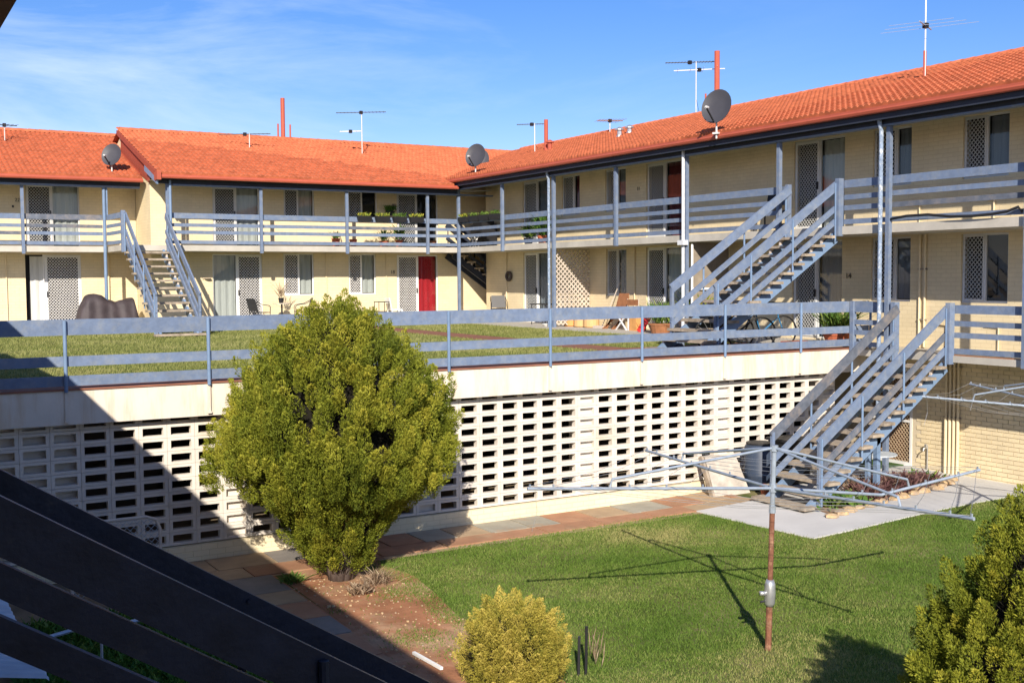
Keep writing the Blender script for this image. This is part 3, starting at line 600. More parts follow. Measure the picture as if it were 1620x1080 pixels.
# ---------------- roofs
def tile_mb(): 
    w,l=.30,.385; n=8; mb=MB(); vs=[]
    for i in range(n+1):
        u=i/n; h=.042*abs(math.sin(2*math.pi*u))**.8
        for t,lift in ((0,.040),(1,.0)): vs.append((-w/2+w*u,t*l,h+lift+.006))
    vs2=[(v[0],0,-.012) for v in vs[::2]]
    fs=[(2*i,2*i+2,2*i+3,2*i+1) for i in range(n)]; o=len(vs)
    fs+=[(o+i,o+i+1,2*i+2,2*i) for i in range(n)]
    return mb.add(vs+vs2,fs)
TMB=tile_mb(); TME=TMB.mesh('roof_tile',M_tile,False)
CAPMB=MB(); 
vs=[];n=6
for i in range(n+1):
    a=math.pi*i/n
    for y,s in ((0,1.08),(.36,.95)): vs.append((.13*s*math.cos(a),y,.10*s*math.sin(a)-.02))
CAPMB.add(vs,[(2*i,2*i+1,2*i+3,2*i+2) for i in range(n)]+[tuple(range(0,2*n+2,2))]); CAPME=CAPMB.mesh('ridge_tile',M_tile,True)
def roof(wing,name,pl,u0,u1,e0,z0,slope,run,keep,base):
    """pl 'B': eave along X at y=e0, rises +Y.  pl 'R': eave along Y at x=e0, rises +X"""
    th=math.atan(slope); rf=part('roof',base,M_barge,wing)
    items=[]; nrow=int(run/math.cos(th)/.33)+1; nc=int(abs(u1-u0)/.30)
    for r in range(nrow):
        s=r*.33; e=e0+s*math.cos(th); z=z0+s*math.sin(th)
        for c in range(nc):
            u=u0+.15+c*.30
            if not keep(u,e,z): continue
            if pl=='B': loc=(u,e,z); M=Matrix.Translation(loc)@Matrix.Rotation(th,4,'X')
            else: loc=(e,u,z); M=Matrix.Translation(loc)@Matrix.Rotation(-math.pi/2,4,'Z')@Matrix.Rotation(th,4,'X')
            items.append((M,(Vector(loc)-CAM).length))
    vis=[]
    cf=Vector((math.sin(.530077),math.cos(.530077),0)); cr=Vector((cf.y,-cf.x,0))
    for M,d in items:
        v=M.translation-CAM; q=v.dot(cr)/max(v.dot(cf),.1); vis.append(abs(q)<.47)
    order=sorted(range(len(items)),key=lambda i:(not vis[i],items[i][1]))
    V=[];F=[];tv=np.array(TMB.v); rest=[]
    for k,i in enumerate(order):
        M=items[i][0]
        if k<300:
            o=D.objects.new('roof_tile',TME); COL.objects.link(o); o.parent=rf; o.matrix_local=M@Matrix.Rotation(random.uniform(-.006,.006),4,'Z')
        else: rest.append(M)
    if rest:
        A=np.array([np.array(M) for M in rest]); hv=np.c_[tv,np.ones(len(tv))]; VV=np.einsum('nij,vj->nvi',A,hv)[:,:,:3].reshape(-1,3)
        F0=np.array(TMB.f); FF=(F0[None]+np.arange(len(rest))[:,None,None]*len(tv)).reshape(-1,4)
        me=npmesh('roof_tiles_remainder',VV,FF,M_tile); link('roof_tiles_remainder',me,rf,kind='stuff')
    return rf
def ridge(rf,pl,u0,u1,e,z):
    n=int(abs(u1-u0)/.33)
    for i in range(n):
        u=u0+i*.33
        o=D.objects.new('ridge_tile',CAPME); COL.objects.link(o); o.parent=rf
        if pl=='R': o.location=(e,u,z)
        else: o.location=(u,e,z); o.rotation_euler=(0,0,-math.pi/2)
sR,sB=.306,.334
zR=lambda x:4.80+sR*(x-17.36); zB=lambda y:4.565+sB*(y-33.32)
baseR=MB().add([(17.4,8,4.78),(23,8,zR(23)-.04),(23,39,zR(23)-.04),(17.4,33.9,4.78),(28.6,8,4.78),(28.6,39,4.78)],[(0,1,2,3),(1,4,5,2)])
rfR=roof(RW,'roof','R',8,40,17.36,4.80,sR,5.62,lambda u,e,z: zR(e)>zB(u)-.14 or u<33.9,baseR)
ridge(rfR,'R',8,38.6,23.0,zR(23)+.03)
baseB=MB().add([(7.72,33.4,4.53),(17.5,33.4,4.53),(26,39,zB(39)-.04),(7.72,39,zB(39)-.04),(26,44.7,4.5),(7.72,44.7,4.5)],[(0,1,2,3),(3,2,4,5)])
rfB=roof(BW,'roof','B',7.74,24.5,33.32,4.565,sB,5.7,lambda u,e,z: u<17.36 or zB(e)>zR(u)-.14,baseB)
ridge(rfB,'B',7.8,23.5,39.0,zB(39)+.03)
zL=lambda y:4.585+.334*(y-35.32)
baseL=MB().add([(-4,35.4,4.55),(7.7,35.4,4.55),(8.6,41,zL(41)-.04),(-4,41,zL(41)-.04),(8.6,46.5,4.5),(-4,46.5,4.5)],[(0,1,2,3),(3,2,4,5)])
rfL=roof(LF,'roof','B',-3.1,8.7,35.32,4.585,.334,5.7,lambda u,e,z: u<7.75 or e>38.9,baseL)
ridge(rfL,'B',-3,8.6,41.0,zL(41)+.03)
# flues
def flue(wing,x,y,z,h,r,m,cap=False,label=None):
    mb=MB().tube([(x,y,z-.1),(x,y,z+h)],r,10)
    if cap: mb.lathe((x,y,z+h),[(r*1.9,0),(r*1.9,.03),(r*.4,.10)],10).lathe((x,y,z),[(r*1.7,-.05),(r*1.2,.06)],10)
    part('flue',mb,m,wing,label=label)
flue(BW,13.46,39.08,6.40,1.55,.075,M_gutter,label='tall orange red flue pipe'); flue(BW,13.25,39.0,6.40,.62,.03,M_gutter); flue(BW,13.70,39.0,6.40,.62,.03,M_gutter)
flue(RW,23.56,27.4,6.75,1.78,.085,M_gutter,label='tallest orange red flue pipe, behind the large dish'); flue(RW,23.4,27.75,6.7,.55,.03,M_gutter)
flue(RW,20.50,32.6,5.75,1.1,.07,M_gutter,label='orange red flue beside the capped one'); flue(RW,20.47,32.32,5.74,.30,.075,M_gutter,True)
flue(RW,20.56,28.44,5.80,.22,.075,M_castalu,True); flue(RW,21.08,28.63,5.96,.18,.075,M_castalu,True)
# ---------------------------------------------------------------- stairs
def stairs(name,label,origin,du,dv,run,drop,width,n,rail=M_blue,weather=None,tread=M_tread,hr=.22,offs=((.0,.22),(.50,.13),(.77,.13)),string=M_bluesteel,group=None,height=.97,qe=.93,bolts=False,cat='stairs'):
    O=Vector(origin);du=Vector(du);dv=Vector(dv); R=top(name,label,cat,O,group=group)
    sl=drop/run; P=lambda u,v,z: O+du*u+dv*v+Vector((0,0,z))
    for k in range(n):
        u=run*(k+1)/(n+.3); z=-drop*(k+1)/(n+.3)
        a=P(u-.17,-.13,z-.03);b=P(u-.17,width+.13,z-.03); 
        mb=MB().beam(P(u-.02,-.12+random.uniform(-.01,.01),z-.03),P(u-.02,width+.12+random.uniform(-.015,.015),z-.03),.29,.055); part('tread',mb,tread,R)
        for v in (.05,width-.05):
            part('tread_bracket',MB().beam(P(u+.05,v,z-.06),P(u+.05,v,z-.2),.05,.05,up=tuple(du)),M_lattice,R)
    for v in (.05,width-.05):
        part('stringer',MB().beam(P(-.05,v,-.22+.0),P(run*.965,v,-drop*.965-.18),.06,.21),string,R)
    for si,v in ((0,-.03),(1,width+.03)):
        for j,(o,h) in enumerate(offs):
            m=rail
            if weather and (si,j) in weather: m=M_bluew
            part('handrail' if j==0 else 'side_rail',MB().beam(P(0,v,height-o-h/2),P(run*qe,v,height-o-h/2-drop*qe),.045,h*.82),m,R)
        for q in (.02,.33,.62,qe-.01):
            u=run*q; part('baluster',MB().tube([P(u,v+(.04 if si else -.04),height-.03-drop*q),P(u,v+(.04 if si else -.04),-.25-drop*q)],.02,8),string,R)
        if bolts:
            for q in (.02,.33,.62):
                for (o,h) in offs:
                    for dz in (-.25,.25):
                        c_=P(run*q+.02,v-.022,height-o-h/2+h*dz-drop*q); part('bolt',MB().tube([c_,c_-dv*.012],.011,8),rail,R)
        part('newel',MB().beam(P(run*(qe-.005),v,height-.02-drop*qe),P(run*(qe-.005),v,-drop+.02),.06,.06,up=tuple(du)),rail,R)
    return R
st=stairs('staircase','lower blue staircase going down from the right balcony to the concrete path',(17.72,14.08,0),(-1,0,0),(0,1,0),3.67,2.54,1.10,13,weather={(1,0),(0,1)},hr=.22,qe=.90)
for x in (17.5,): pass
part('support_post',MB().box(15.93,16.02,14.10,14.19,gz(16),-1.35),M_bluesteel,st); part('support_post',MB().box(15.93,16.02,14.3,14.38,gz(16),-1.35),M_bluesteel,st)
part('newel',MB().box(17.64,17.78,13.93,14.03,-.16,.99),M_blue,st); part('newel',MB().box(17.64,17.78,15.22,15.32,-.16,.99),M_blue,st)
st2=stairs('staircase','upper blue staircase from the right wing balcony down to the terrace lawn',(17.72,16.86,2.53),(-1,0,0),(0,1,0),3.85,2.5,1.30,13,qe=.85)
part('newel',MB().box(17.64,17.78,16.70,16.81,2.33,3.52),M_blue,st2); part('newel',MB().box(17.66,17.78,18.2,18.28,2.33,3.50),M_blue,st2)
st3=stairs('staircase','far blue staircase from the back balcony down to the terrace lawn',(6.88,33.74,2.53),(0,-1,0),(1,0,0),3.85,2.5,1.08,12)
# stair in passage between the wings (dark underside)
st4=stairs('staircase','dark stair seen behind the corner between the two wings',(17.9,34.35,2.50),(1,0,0),(0,1,0),3.4,2.4,.62,11,rail=M_dark,string=M_dark)
# ================================================================ NEAR WING (ours) in shade
NW=top('apartment_wing','shaded near wing with its eave cutting the top left corner','building',(-2,6,0))
part('eave_board',MB().box(.36,.40,-8,21.5,2.27,2.42),mat('brown_eave',(.20,.09,.05),.7),NW)
part('gutter',MB().box(.26,.359,-8,21.5,2.28,2.38),mat('brown_eave',(.20,.09,.05),.7),NW)
part('roof',MB().add([(.38,-8,2.425),(.38,21.5,2.425),(-5.6,21.5,4.2),(-5.6,-8,4.2),(-5.6,-8,4.1),(-5.6,21.5,4.1),(.355,21.5,2.40),(.355,-8,2.40)],[(0,1,2,3),(4,5,6,7),(1,6,5,2),(0,3,4,7)]),M_tile,NW)
part('wall',MB().box(-1.35,-1.1,-8,16.3,ZL-.05,2.6),M_wall,NW)
part('upper_wall_end',MB().box(-1.35,-1.1,16.3,21.5,.0,2.6),M_wall,NW)
part('balcony_slab',MB().box(-1.1,.12,-8,16.3,-.15,0),M_slab,NW)
stairs('staircase','shaded dark blue stair rails descending across the lower left corner',(.15,4.03,0),(1,0,0),(0,1,0),4.05,2.63,.92,13,rail=M_near,string=M_near,bolts=True,height=.985,offs=((.0,.21),(.225,.125),(.405,.125)),tread=mat('tread_painted_shade',(.10,.09,.09),.9))  # rails and treads coloured darker to carry the shade
CR=top('corrugated_awning','pale corrugated awning sheets in the shade at the lower left','awning',(.3,9.5,-1.2))
for k,(y0,y1,z) in enumerate(((8.0,8.9,-1.15),(9.45,10.6,-1.22))):
    mb=MB(); vs=[];n=40
    for i in range(n+1):
        y=y0+(y1-y0)*i/n; h=.02*math.sin(i*1.3); vs+=[(-1.1,y,z+.45+h),(1.03,y,z+h),(1.05,y,z+h-.02)]
    fs=[]
    for i in range(n): fs+=[(3*i,3*i+1,3*i+4,3*i+3),(3*i+1,3*i+2,3*i+5,3*i+4)]
    part('corrugated_sheet',mb.add(vs,fs),M_corr,CR,smooth=True)
GT=top('garden_gate','small arched tube gate with chain mesh beside the pierced block wall','gate',(3.0,15.2,ZL))
part('gate_frame',MB().tube([(2.3,15.2,-2.6),(2.3,15.2,-1.78),(2.38,15.2,-1.66),(2.5,15.2,-1.62),(3.25,15.2,-1.62),(3.38,15.2,-1.67),(3.43,15.2,-1.8),(3.43,15.2,-2.6)],.022,8),M_lattice,GT)
mb=MB()
for i in range(-16,16):
    for s in (1,-1):
        a=2.32;b=3.41; z0=-2.1+i*.09-(.5*s); za=z0; zb=z0+s*1.09
        if za>zb: a,b,za,zb=b,a,zb,za
        lo,hi=-2.58,-1.66
        if zb<lo or za>hi: continue
        if za<lo: a=a+(lo-za)/(zb-za)*(b-a); za=lo
        if zb>hi: b=b-(zb-hi)/(zb-za)*(b-a) if zb!=za else b; zb=hi
        mb.beam((a,15.2,za),(b,15.2,zb),.006,.006)
part('chain_mesh',mb,M_galv,GT)
FR=top('low_pipe_rail','low shaded pipe rail in the undergrowth at the lower left','rail',(2,11.5,ZL))
part('rail',MB().tube([(1.4,11.75,-2.02),(1.95,11.85,-1.97)],.022,6).tube([(2.2,11.8,-2.0),(2.55,11.8,-1.97)],.022,6),M_galv,FR); part('post',MB().tube([(2.0,11.5,-1.98),(1.98,11.4,ZL)],.015,6),M_galv,FR)
def tufts(name,label,cat,cx,cy,sx,sy,n,h,w,m,z=None,spread=.6,tone=(.45,.2),kind=None):
    x=np.random.normal(cx,sx,n) if not kind else np.random.uniform(cx-sx,cx+sx,n); y=np.random.normal(cy,sy,n) if not kind else np.random.uniform(cy-sy,cy+sy,n)
    zb=gza(x) if z is None else np.full(n,z); a=np.random.uniform(0,6.28,n); hh=h*np.random.uniform(.4,1.2,n); lx=np.random.normal(0,spread,n)*hh; ly=np.random.normal(0,spread,n)*hh
    zoff=np.random.uniform(0,h*.6,n)
    V=np.zeros((n,4,3)); V[:,0]=np.stack([x,y,zb+zoff],1); V[:,1]=np.stack([x+lx*.5+np.cos(a)*w,y+ly*.5+np.sin(a)*w,zb+zoff+hh*.6],1);V[:,2]=np.stack([x+lx,y+ly,zb+zoff+hh],1);V[:,3]=np.stack([x+lx*.5-np.cos(a)*w,y+ly*.5-np.sin(a)*w,zb+zoff+hh*.6],1)
    t=np.clip(np.random.normal(*tone,n),0,1); me=npmesh(name,V.reshape(-1,3),np.arange(4*n).reshape(-1,4),m,np.repeat(t,4)); o=link(name,me)
    if label: o['label']=label
    if cat: o['category']=cat
    return o
o=tufts('undergrowth','dark leafy undergrowth in the shade below the near stairs','undergrowth',2.4,9.0,1.1,5,26000,.16,.02,M_weed,kind=1); o['kind']='stuff'
# ================================================================ HILLS HOISTS
def tubeend(mb,a,b,r): mb.tube([a,b],r,8)
def hoist(label,base,c,zt,ends,bend=None,rpole=.03,name='rotary_clothesline'):
    R=top(name,label,'clothesline',base); bx,by,bz=base; cx,cy,cz=c
    def at(z): t=(z-bz)/(zt-bz); return (bx+(cx-bx)*t,by+(cy-by)*t,z)
    if bend is not None:
        part('pole',MB().tube([at(bz),at(-2.13)],.036,10).tube([at(-1.86),at(-1.02)],.030,10),M_rust,R)
        part('gear_housing',MB().tube([at(-2.15),at(-2.11),at(-2.0),at(-1.90),at(-1.85)],[.045,.062,.066,.060,.042],12).tube([(at(-2.0)[0]-.05,at(-2.0)[1],-2.0),(at(-2.0)[0]-.13,at(-2.0)[1]+.02,-1.99)],.026,8),M_castalu,R,smooth=True)
        part('handle',MB().tube([(at(-2.06)[0],at(-2.06)[1],-2.08),(at(-2.06)[0]-.12,at(-2.06)[1]+.02,-2.09)],.012,6),M_blackm,R)
        part('sleeve',MB().tube([at(-1.10),at(-1.02)],.038,10).tube([at(-1.03),at(zt)],.027,10),M_galv,R)
    else: part('pole',MB().tube([at(bz),at(zt)],rpole,10),M_galv,R)
    part('hub',MB().tube([at(zt-.04),at(zt+.03)],.045,10),M_galv,R); part('collar',MB().tube([at(cz-.04),at(cz+.05)],.042,10),M_galv,R)
    C=Vector(at(cz)); T=Vector(at(zt)); E=[Vector(e) for e in ends]
    for i,e in enumerate(E):
        pts=[C,e] if not (bend and i==bend[0]) else [C,Vector(bend[1]),e]
        part('arm',MB().tube(pts,.018,8),M_galv,R)
        m=C.lerp(e,.68) if len(pts)==2 else Vector(bend[1]).lerp(e,.28)
        k=m+Vector((0,0,.10))-(e-C).normalized()*.03
        part('brace',MB().tube([T,k,m],.015,8),M_galv,R)
        for q in (.3,.45,.6,.75,.9,.99):
            p=C.lerp(e,q) if len(pts)==2 else (Vector(bend[1]).lerp(e,(q-.55)/.45) if q>.55 else C.lerp(Vector(bend[1]),q/.55))
            part('line_hook',MB().box(p.x-.008,p.x+.008,p.y-.008,p.y+.008,p.z,p.z+.045),M_galv,R)
    mb=MB()
    for q in (.45,.6,.75,.9,.985):
        for i in range(len(E)):
            order=i; j=(i+1)%len(E); a=C.lerp(E[i],q);b=C.lerp(E[j],q); m=a.lerp(b,.5)-Vector((0,0,.05)); mb.tube([a+Vector((0,0,.03)),m,b+Vector((0,0,.03))],.003,3,False)
    for e in E[:2]:
        p=C.lerp(e,.97); mb.tube([p,p+Vector((.02,0,-.25)),p+Vector((-.03,.02,-.45))],.0025,3,False)
    part('wire_line',mb,M_castalu,R,kind='stuff')
    return R
b=(8.677,9.192,ZL); c=(8.725,9.168,-.826)
def pol(cc,r,a,z): return (cc[0]+r*math.cos(math.radians(a)),cc[1]+r*math.sin(math.radians(a)),z)
cc=(8.717,9.172)
hoist('rotary clothesline with rusty orange pole standing on the lower lawn',b,c,-.374,[pol(cc,2.85,166,-.66),pol(cc,2.70,84,-.78),pol(cc,2.80,-12,-.79),pol(cc,2.62,-91,-.68)],bend=(2,pol(cc,1.5,-8,-1.02)))
hoist('second clothesline entering at the right edge in front of the brick wall',(15.75,10.0,gz(15.7)),(15.75,10.0,-.52),.0,[(14.52,11.96,-.40),(16.7,12.75,-.38),(17.2,8.3,-.42),(13.6,8.9,-.42)])
# ================================================================ CONIFERS
def plumes(name,C,Dn,Ls,nper,lw,ll,m,parent,tonev,rad=.28,kind=None,droop=0):
    n=len(C); t=np.random.beta(1.1,1.0,(n,nper)); ang=np.random.uniform(0,2*np.pi,(n,nper)); rr=np.sqrt(np.random.uniform(.45,1,(n,nper)))*rad*np.sin(np.clip(t*.9+.12,0,1)*np.pi)**.6
    Dn=Dn/np.linalg.norm(Dn,axis=1,keepdims=True); A=np.cross(Dn,np.array([.3,.2,.9])); A/=np.linalg.norm(A,axis=1,keepdims=True); B=np.cross(Dn,A)
    Pp=C[:,None]+Dn[:,None]*(t*Ls[:,None])[...,None]+(A[:,None]*np.cos(ang)[...,None]+B[:,None]*np.sin(ang)[...,None])*(rr*Ls[:,None])[...,None]
    out=(A[:,None]*np.cos(ang)[...,None]+B[:,None]*np.sin(ang)[...,None])
    dr=Dn[:,None]*1.0+out*.55+np.random.normal(0,.30,Pp.shape); dr/=np.linalg.norm(dr,axis=2,keepdims=True)
    side=np.cross(dr,out+np.random.normal(0,.33,Pp.shape)); side/=np.linalg.norm(side,axis=2,keepdims=True)
    l=ll*np.random.uniform(.6,1.35,(n,nper,1)); w=lw*np.random.uniform(.7,1.3,(n,nper,1))
    V=np.stack([Pp,Pp+dr*l*.55+side*w,Pp+dr*l,Pp+dr*l*.55-side*w],2).reshape(-1,3)
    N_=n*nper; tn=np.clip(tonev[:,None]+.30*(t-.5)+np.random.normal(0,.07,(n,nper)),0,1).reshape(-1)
    me=npmesh(name,V,np.arange(4*N_).reshape(-1,4),m,np.repeat(tn,4)); return link(name,me,parent,kind=kind)
def conifer(label,base,prof,n,nper,lw,ll,plen,m,seed,trunk=True,lump=.14,up=1.0,rot=0,gaps=.0,zstretch=1,cut=None,name='conifer_tree',cat='tree',tb=.5,dv=.80,rad=.28):
    np.random.seed(seed); R=top(name,label,cat,base); bx,by,bz=base
    zs=np.array([p[1] for p in prof]);rs=np.array([p[0] for p in prof]); zz=np.linspace(zs.min(),zs.max(),400); rr=np.interp(zz,zs[::-1] if zs[0]>zs[-1] else zs,rs[::-1] if zs[0]>zs[-1] else rs)*(.95 if trunk else 1)
    wgt=(rr+.12); wgt/=wgt.sum(); z=np.random.choice(zz,n,p=wgt)+np.random.normal(0,.02,n); th=np.random.uniform(0,2*np.pi,n)
    def lumpf(th,z): return 1+lump*(np.sin(3*th+4*z+seed)*.5+np.sin(5*th-3*z+1.3)*.35+np.sin(9*th+7*z)*.25+np.sin(2*th+1.7*z+2)*.3)
    r=np.interp(z,zz,rr)*lumpf(th,z); depth=np.random.uniform(dv,1.0,n)**1; r2=r*depth-plen*.25
    r2=np.maximum(r2,0)
    C=np.stack([bx+r2*np.cos(th),by+r2*np.sin(th),z-plen*.45],1)
    if gaps>0:
        g=np.sin(4*th+2.2*z+seed*2)+np.sin(3.1*z-2*th+seed)+np.sin(7*th-z*5); k=g>-2.2+gaps; C=C[k];th=th[k];z=z[k];depth=depth[k];r=r[k]
    n=len(C); outw=np.stack([np.cos(th),np.sin(th),np.zeros(n)],1); Dn=outw*np.random.uniform(.2,.75,(n,1))+np.array([0,0,up])+np.random.normal(0,.12,(n,3))
    tone=np.clip(tb+.15*np.random.normal(0,1,n)+.12*np.sin(3*th+2*z),0,1)
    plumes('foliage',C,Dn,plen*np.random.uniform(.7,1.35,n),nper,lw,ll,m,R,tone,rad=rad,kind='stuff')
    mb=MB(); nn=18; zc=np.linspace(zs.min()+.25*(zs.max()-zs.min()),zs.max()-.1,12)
    mb.lathe((bx,by,0),[(max(.02,np.interp(q,zz,rr)*.50),q-plen*.4) for q in zc],nn)  # solid core, coloured dark for the shade between plumes
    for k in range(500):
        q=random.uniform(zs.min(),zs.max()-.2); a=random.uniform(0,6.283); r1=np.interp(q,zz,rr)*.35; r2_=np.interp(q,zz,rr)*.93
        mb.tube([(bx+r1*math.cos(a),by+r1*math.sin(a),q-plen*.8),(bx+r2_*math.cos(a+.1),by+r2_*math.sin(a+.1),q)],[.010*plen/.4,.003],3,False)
    part('twigs_and_dark_core',mb,M_core,R)
    return R
prof=[(.04,1.12),(.20,1.04),(.46,.88),(.80,.66),(1.14,.38),(1.44,0),(1.60,-.35),(1.72,-.65),(1.74,-.95),(1.66,-1.15),(1.36,-1.36),(.95,-1.58),(.74,-1.95),(.50,-2.28),(.34,-2.42)]
T1=conifer('big rounded golden green conifer standing in front of the pierced wall',(5.72,14.55,ZL),prof,1600,310,.0068,.038,.34,M_conif,3,gaps=.04,lump=.115,tb=.52,dv=.76,rad=.23)
nD=70; aD=np.random.uniform(0,6.28,nD); zD=np.random.uniform(-2.3,-1.5,nD); rD=np.interp(zD,[-2.4,-1.5],[.25,.85])*np.random.uniform(.6,1,nD)
plumes('dead_foliage',np.stack([5.72+rD*np.cos(aD),14.55+rD*np.sin(aD),zD],1),np.stack([np.cos(aD)*.5,np.sin(aD)*.5,np.ones(nD)],1),np.full(nD,.26),110,.006,.035,leafmat('dead_conifer_foliage',(.12,.06,.025),(.25,.12,.05),(.36,.2,.09)),T1,np.random.uniform(.2,.8,nD),kind='stuff')
for k in range(9):
    a=k*.7; part('trunk',MB().tube([(5.72+.10*math.cos(a),14.5+.08*math.sin(a),ZL-.02),(5.72+.16*math.cos(a+.3),14.5+.14*math.sin(a+.3),-2.35),(5.72+.36*math.cos(a+.4),14.5+.34*math.sin(a+.4),-1.9),(5.72+.7*math.cos(a+.5),14.5+.7*math.sin(a+.5),-1.1)],[.085,.07,.05,.02],8),M_bark,T1,smooth=True)
prof2=[(.03,-.10),(.14,-.2),(.28,-.36),(.44,-.58),(.64,-.86),(.82,-1.1),(.96,-1.4),(1.02,-1.8),(1.0,-2.1),(.8,-2.4),(.5,-2.58)]
T2=conifer('dense cone shaped green conifer cropped by the lower right corner',(7.22,4.92,ZL),prof2,850,380,.0045,.028,.26,M_conif,11,gaps=.0,lump=.13,tb=.42,dv=.78,rad=.24)
part('trunk',MB().tube([(7.22,4.92,ZL-.05),(7.22,4.92,-1.6)],[.1,.05],8),M_bark,T2)
prof3=[(.1,-1.78),(.28,-1.82),(.42,-1.92),(.52,-2.08),(.58,-2.25),(.58,-2.42),(.5,-2.55),(.36,-2.62)]
T3=conifer('low golden yellow shrub at the bottom edge of the lawn',(5.62,9.62,ZL),prof3,520,240,.0035,.020,.20,M_yell,5,lump=.17,gaps=.1,dv=.72,up=1.1,rad=.22,name='golden_shrub',cat='shrub',tb=.55)
# ================================================================ SATELLITE DISHES AND ANTENNAS
def dish(label,foot,size,aim,lift=.62,lnb=True):
    R=top('satellite_dish',label,'satellite dish',foot,math.atan2(aim[1],aim[0]),'satellite dishes on the roofs',world=False)
    part('mast',MB().tube([(0,0,-.12),(0,0,lift*.55),(-.05,0,lift*.8)],.022,8).box(-.07,.07,-.07,.07,-.02,.02),M_alu,R)
    mb=MB(); n=24; rr=[0,.35,.7,1.0]; cen=Vector((.02,0,lift)); tilt=math.radians(17); vs=[]
    nrm=Vector((math.cos(tilt),0,math.sin(tilt))); upv=Vector((-math.sin(tilt),0,math.cos(tilt))); sv=Vector((0,1,0)); vs=[cen-nrm*.07*size]
    for q in rr[1:]:
        for k in range(n):
            a=2*math.pi*k/n; vs.append(cen+nrm*(.07*q*q-.07)*size*1.6+(upv*math.sin(a)*1.07+sv*math.cos(a)*.95)*q*size/2)
    fs=[(0,1+k,1+(k+1)%n) for k in range(n)]
    for i in range(2):
        for k in range(n): fs.append((1+i*n+k,1+(i+1)*n+k,1+(i+1)*n+(k+1)%n,1+i*n+(k+1)%n))
    mb.add(vs,fs); mb.add([v-nrm*.012 for v in vs],[tuple(reversed(f)) for f in fs]); part('reflector',mb,M_dish,R,smooth=True)
    base=cen-upv*size*.5; tip=cen+nrm*size*.62-upv*size*.30
    part('feed_arm',MB().beam(base,tip,.025,.035),M_blackm,R); part('receiver_head',MB().tube([tip,tip-nrm*.10+upv*.03],.032,8),M_alu,R)
    return R
dish('grey satellite dish on the far left roof beside the step in the roof',(6.92,35.85,4.70),.66,(-.62,-.78))
dish('grey satellite dish on the roof corner where the two wings meet',(17.46,32.05,4.83),.74,(-.82,-.57))
dish('half hidden grey dish behind the roof valley, just right of the corner dish',(19.9,36.2,5.35),.72,(-.5,-.85),lift=.5)
dish('large brown grey satellite dish on the right wing roof below the tall flue',(17.30,20.13,4.80),.78,(-.95,-.42))
def antenna(label,foot,h,booms,pole=M_alu,sleeve=None):
    R=top('tv_antenna',label,'antenna',foot,group='television antennas on the roofs',world=True); x,y,z=foot
    part('mast',MB().tube([(x,y,z-.05),(x,y,z+h)],.016,6),pole,R)
    if sleeve: part('sleeve',MB().tube([(x-.03,y,z-.05),(x-.03,y,z+sleeve)],.022,6).tube([(x+.02,y,z-.05),(x+.02,y,z+sleeve)],.016,6),M_gutter,R)
    part('stay',MB().tube([(x,y,z+h*.3),(x+.3,y+.2,z+.05)],.006,4),M_blackm,R)
    for bz,ln,az,ne,el_,m,off in booms:
        d=Vector((math.cos(az),math.sin(az),.02)); s=Vector((-math.sin(az),math.cos(az),0)); c=Vector((x,y,z+bz))+d*off
        part('boom',MB().beam(c-d*ln/2,c+d*ln/2,.025,.025),m,R)
        mb=MB()
        for i in range(ne):
            p=c-d*ln/2+d*ln*(i+.3)/ne; L_=el_*(.55+.45*(i/ne)); mb.beam(p-s*L_/2,p+s*L_/2,.008,.008)
        part('elements',mb,m,R,kind='stuff')
        part('junction_box',MB().box(c.x-.05,c.x+.05,c.y-.05,c.y+.05,c.z-.06,c.z+.05),M_black,R)
av=math.atan2(-.5,.86)   # boom direction roughly across the view
antenna('short antenna at the far left edge of the left roof',(4.33,39.29,5.86),.62,[(.60,.8,.3,6,.7,M_blackm,0)])
antenna('low flat antenna on the back roof left of the tall flue',(11.66,37.27,5.85),.55,[(.52,1.7,av+.1,12,.35,M_blackm,-.15)])
antenna('silver mast antenna with two booms in the middle of the back roof',(15.66,37.1,5.79),1.58,[(1.55,1.75,av+.05,14,.45,M_blackm,-.02),(.90,.75,av+.02,3,.5,M_alu,-.4)])
antenna('thin antenna beside the orange flue above the roof valley',(20.6,33.5,5.86),.98,[(.95,1.05,av,12,.4,M_blackm,-.1)])
antenna('brown antenna on the ridge left of the two small grey vents',(22.62,31.85,6.5),.42,[(.36,.95,av+.3,9,1.1,M_wood,0)])
antenna('antenna with black boom beside the tallest flue',(23.3,28.1,6.68),1.62,[(1.60,1.55,av,16,.45,M_blackm,-.2),(1.36,1.6,av-.1,4,1.3,M_alu,.1)])
antenna('tall antenna on the right roof reaching out of the top of the picture',(20.9,17.27,5.9),2.05,[(1.18,1.15,av+1.0,3,2.5,M_galv,0),(2.0,.8,av+1.3,2,1.7,M_galv,0)],pole=M_white,sleeve=.62)
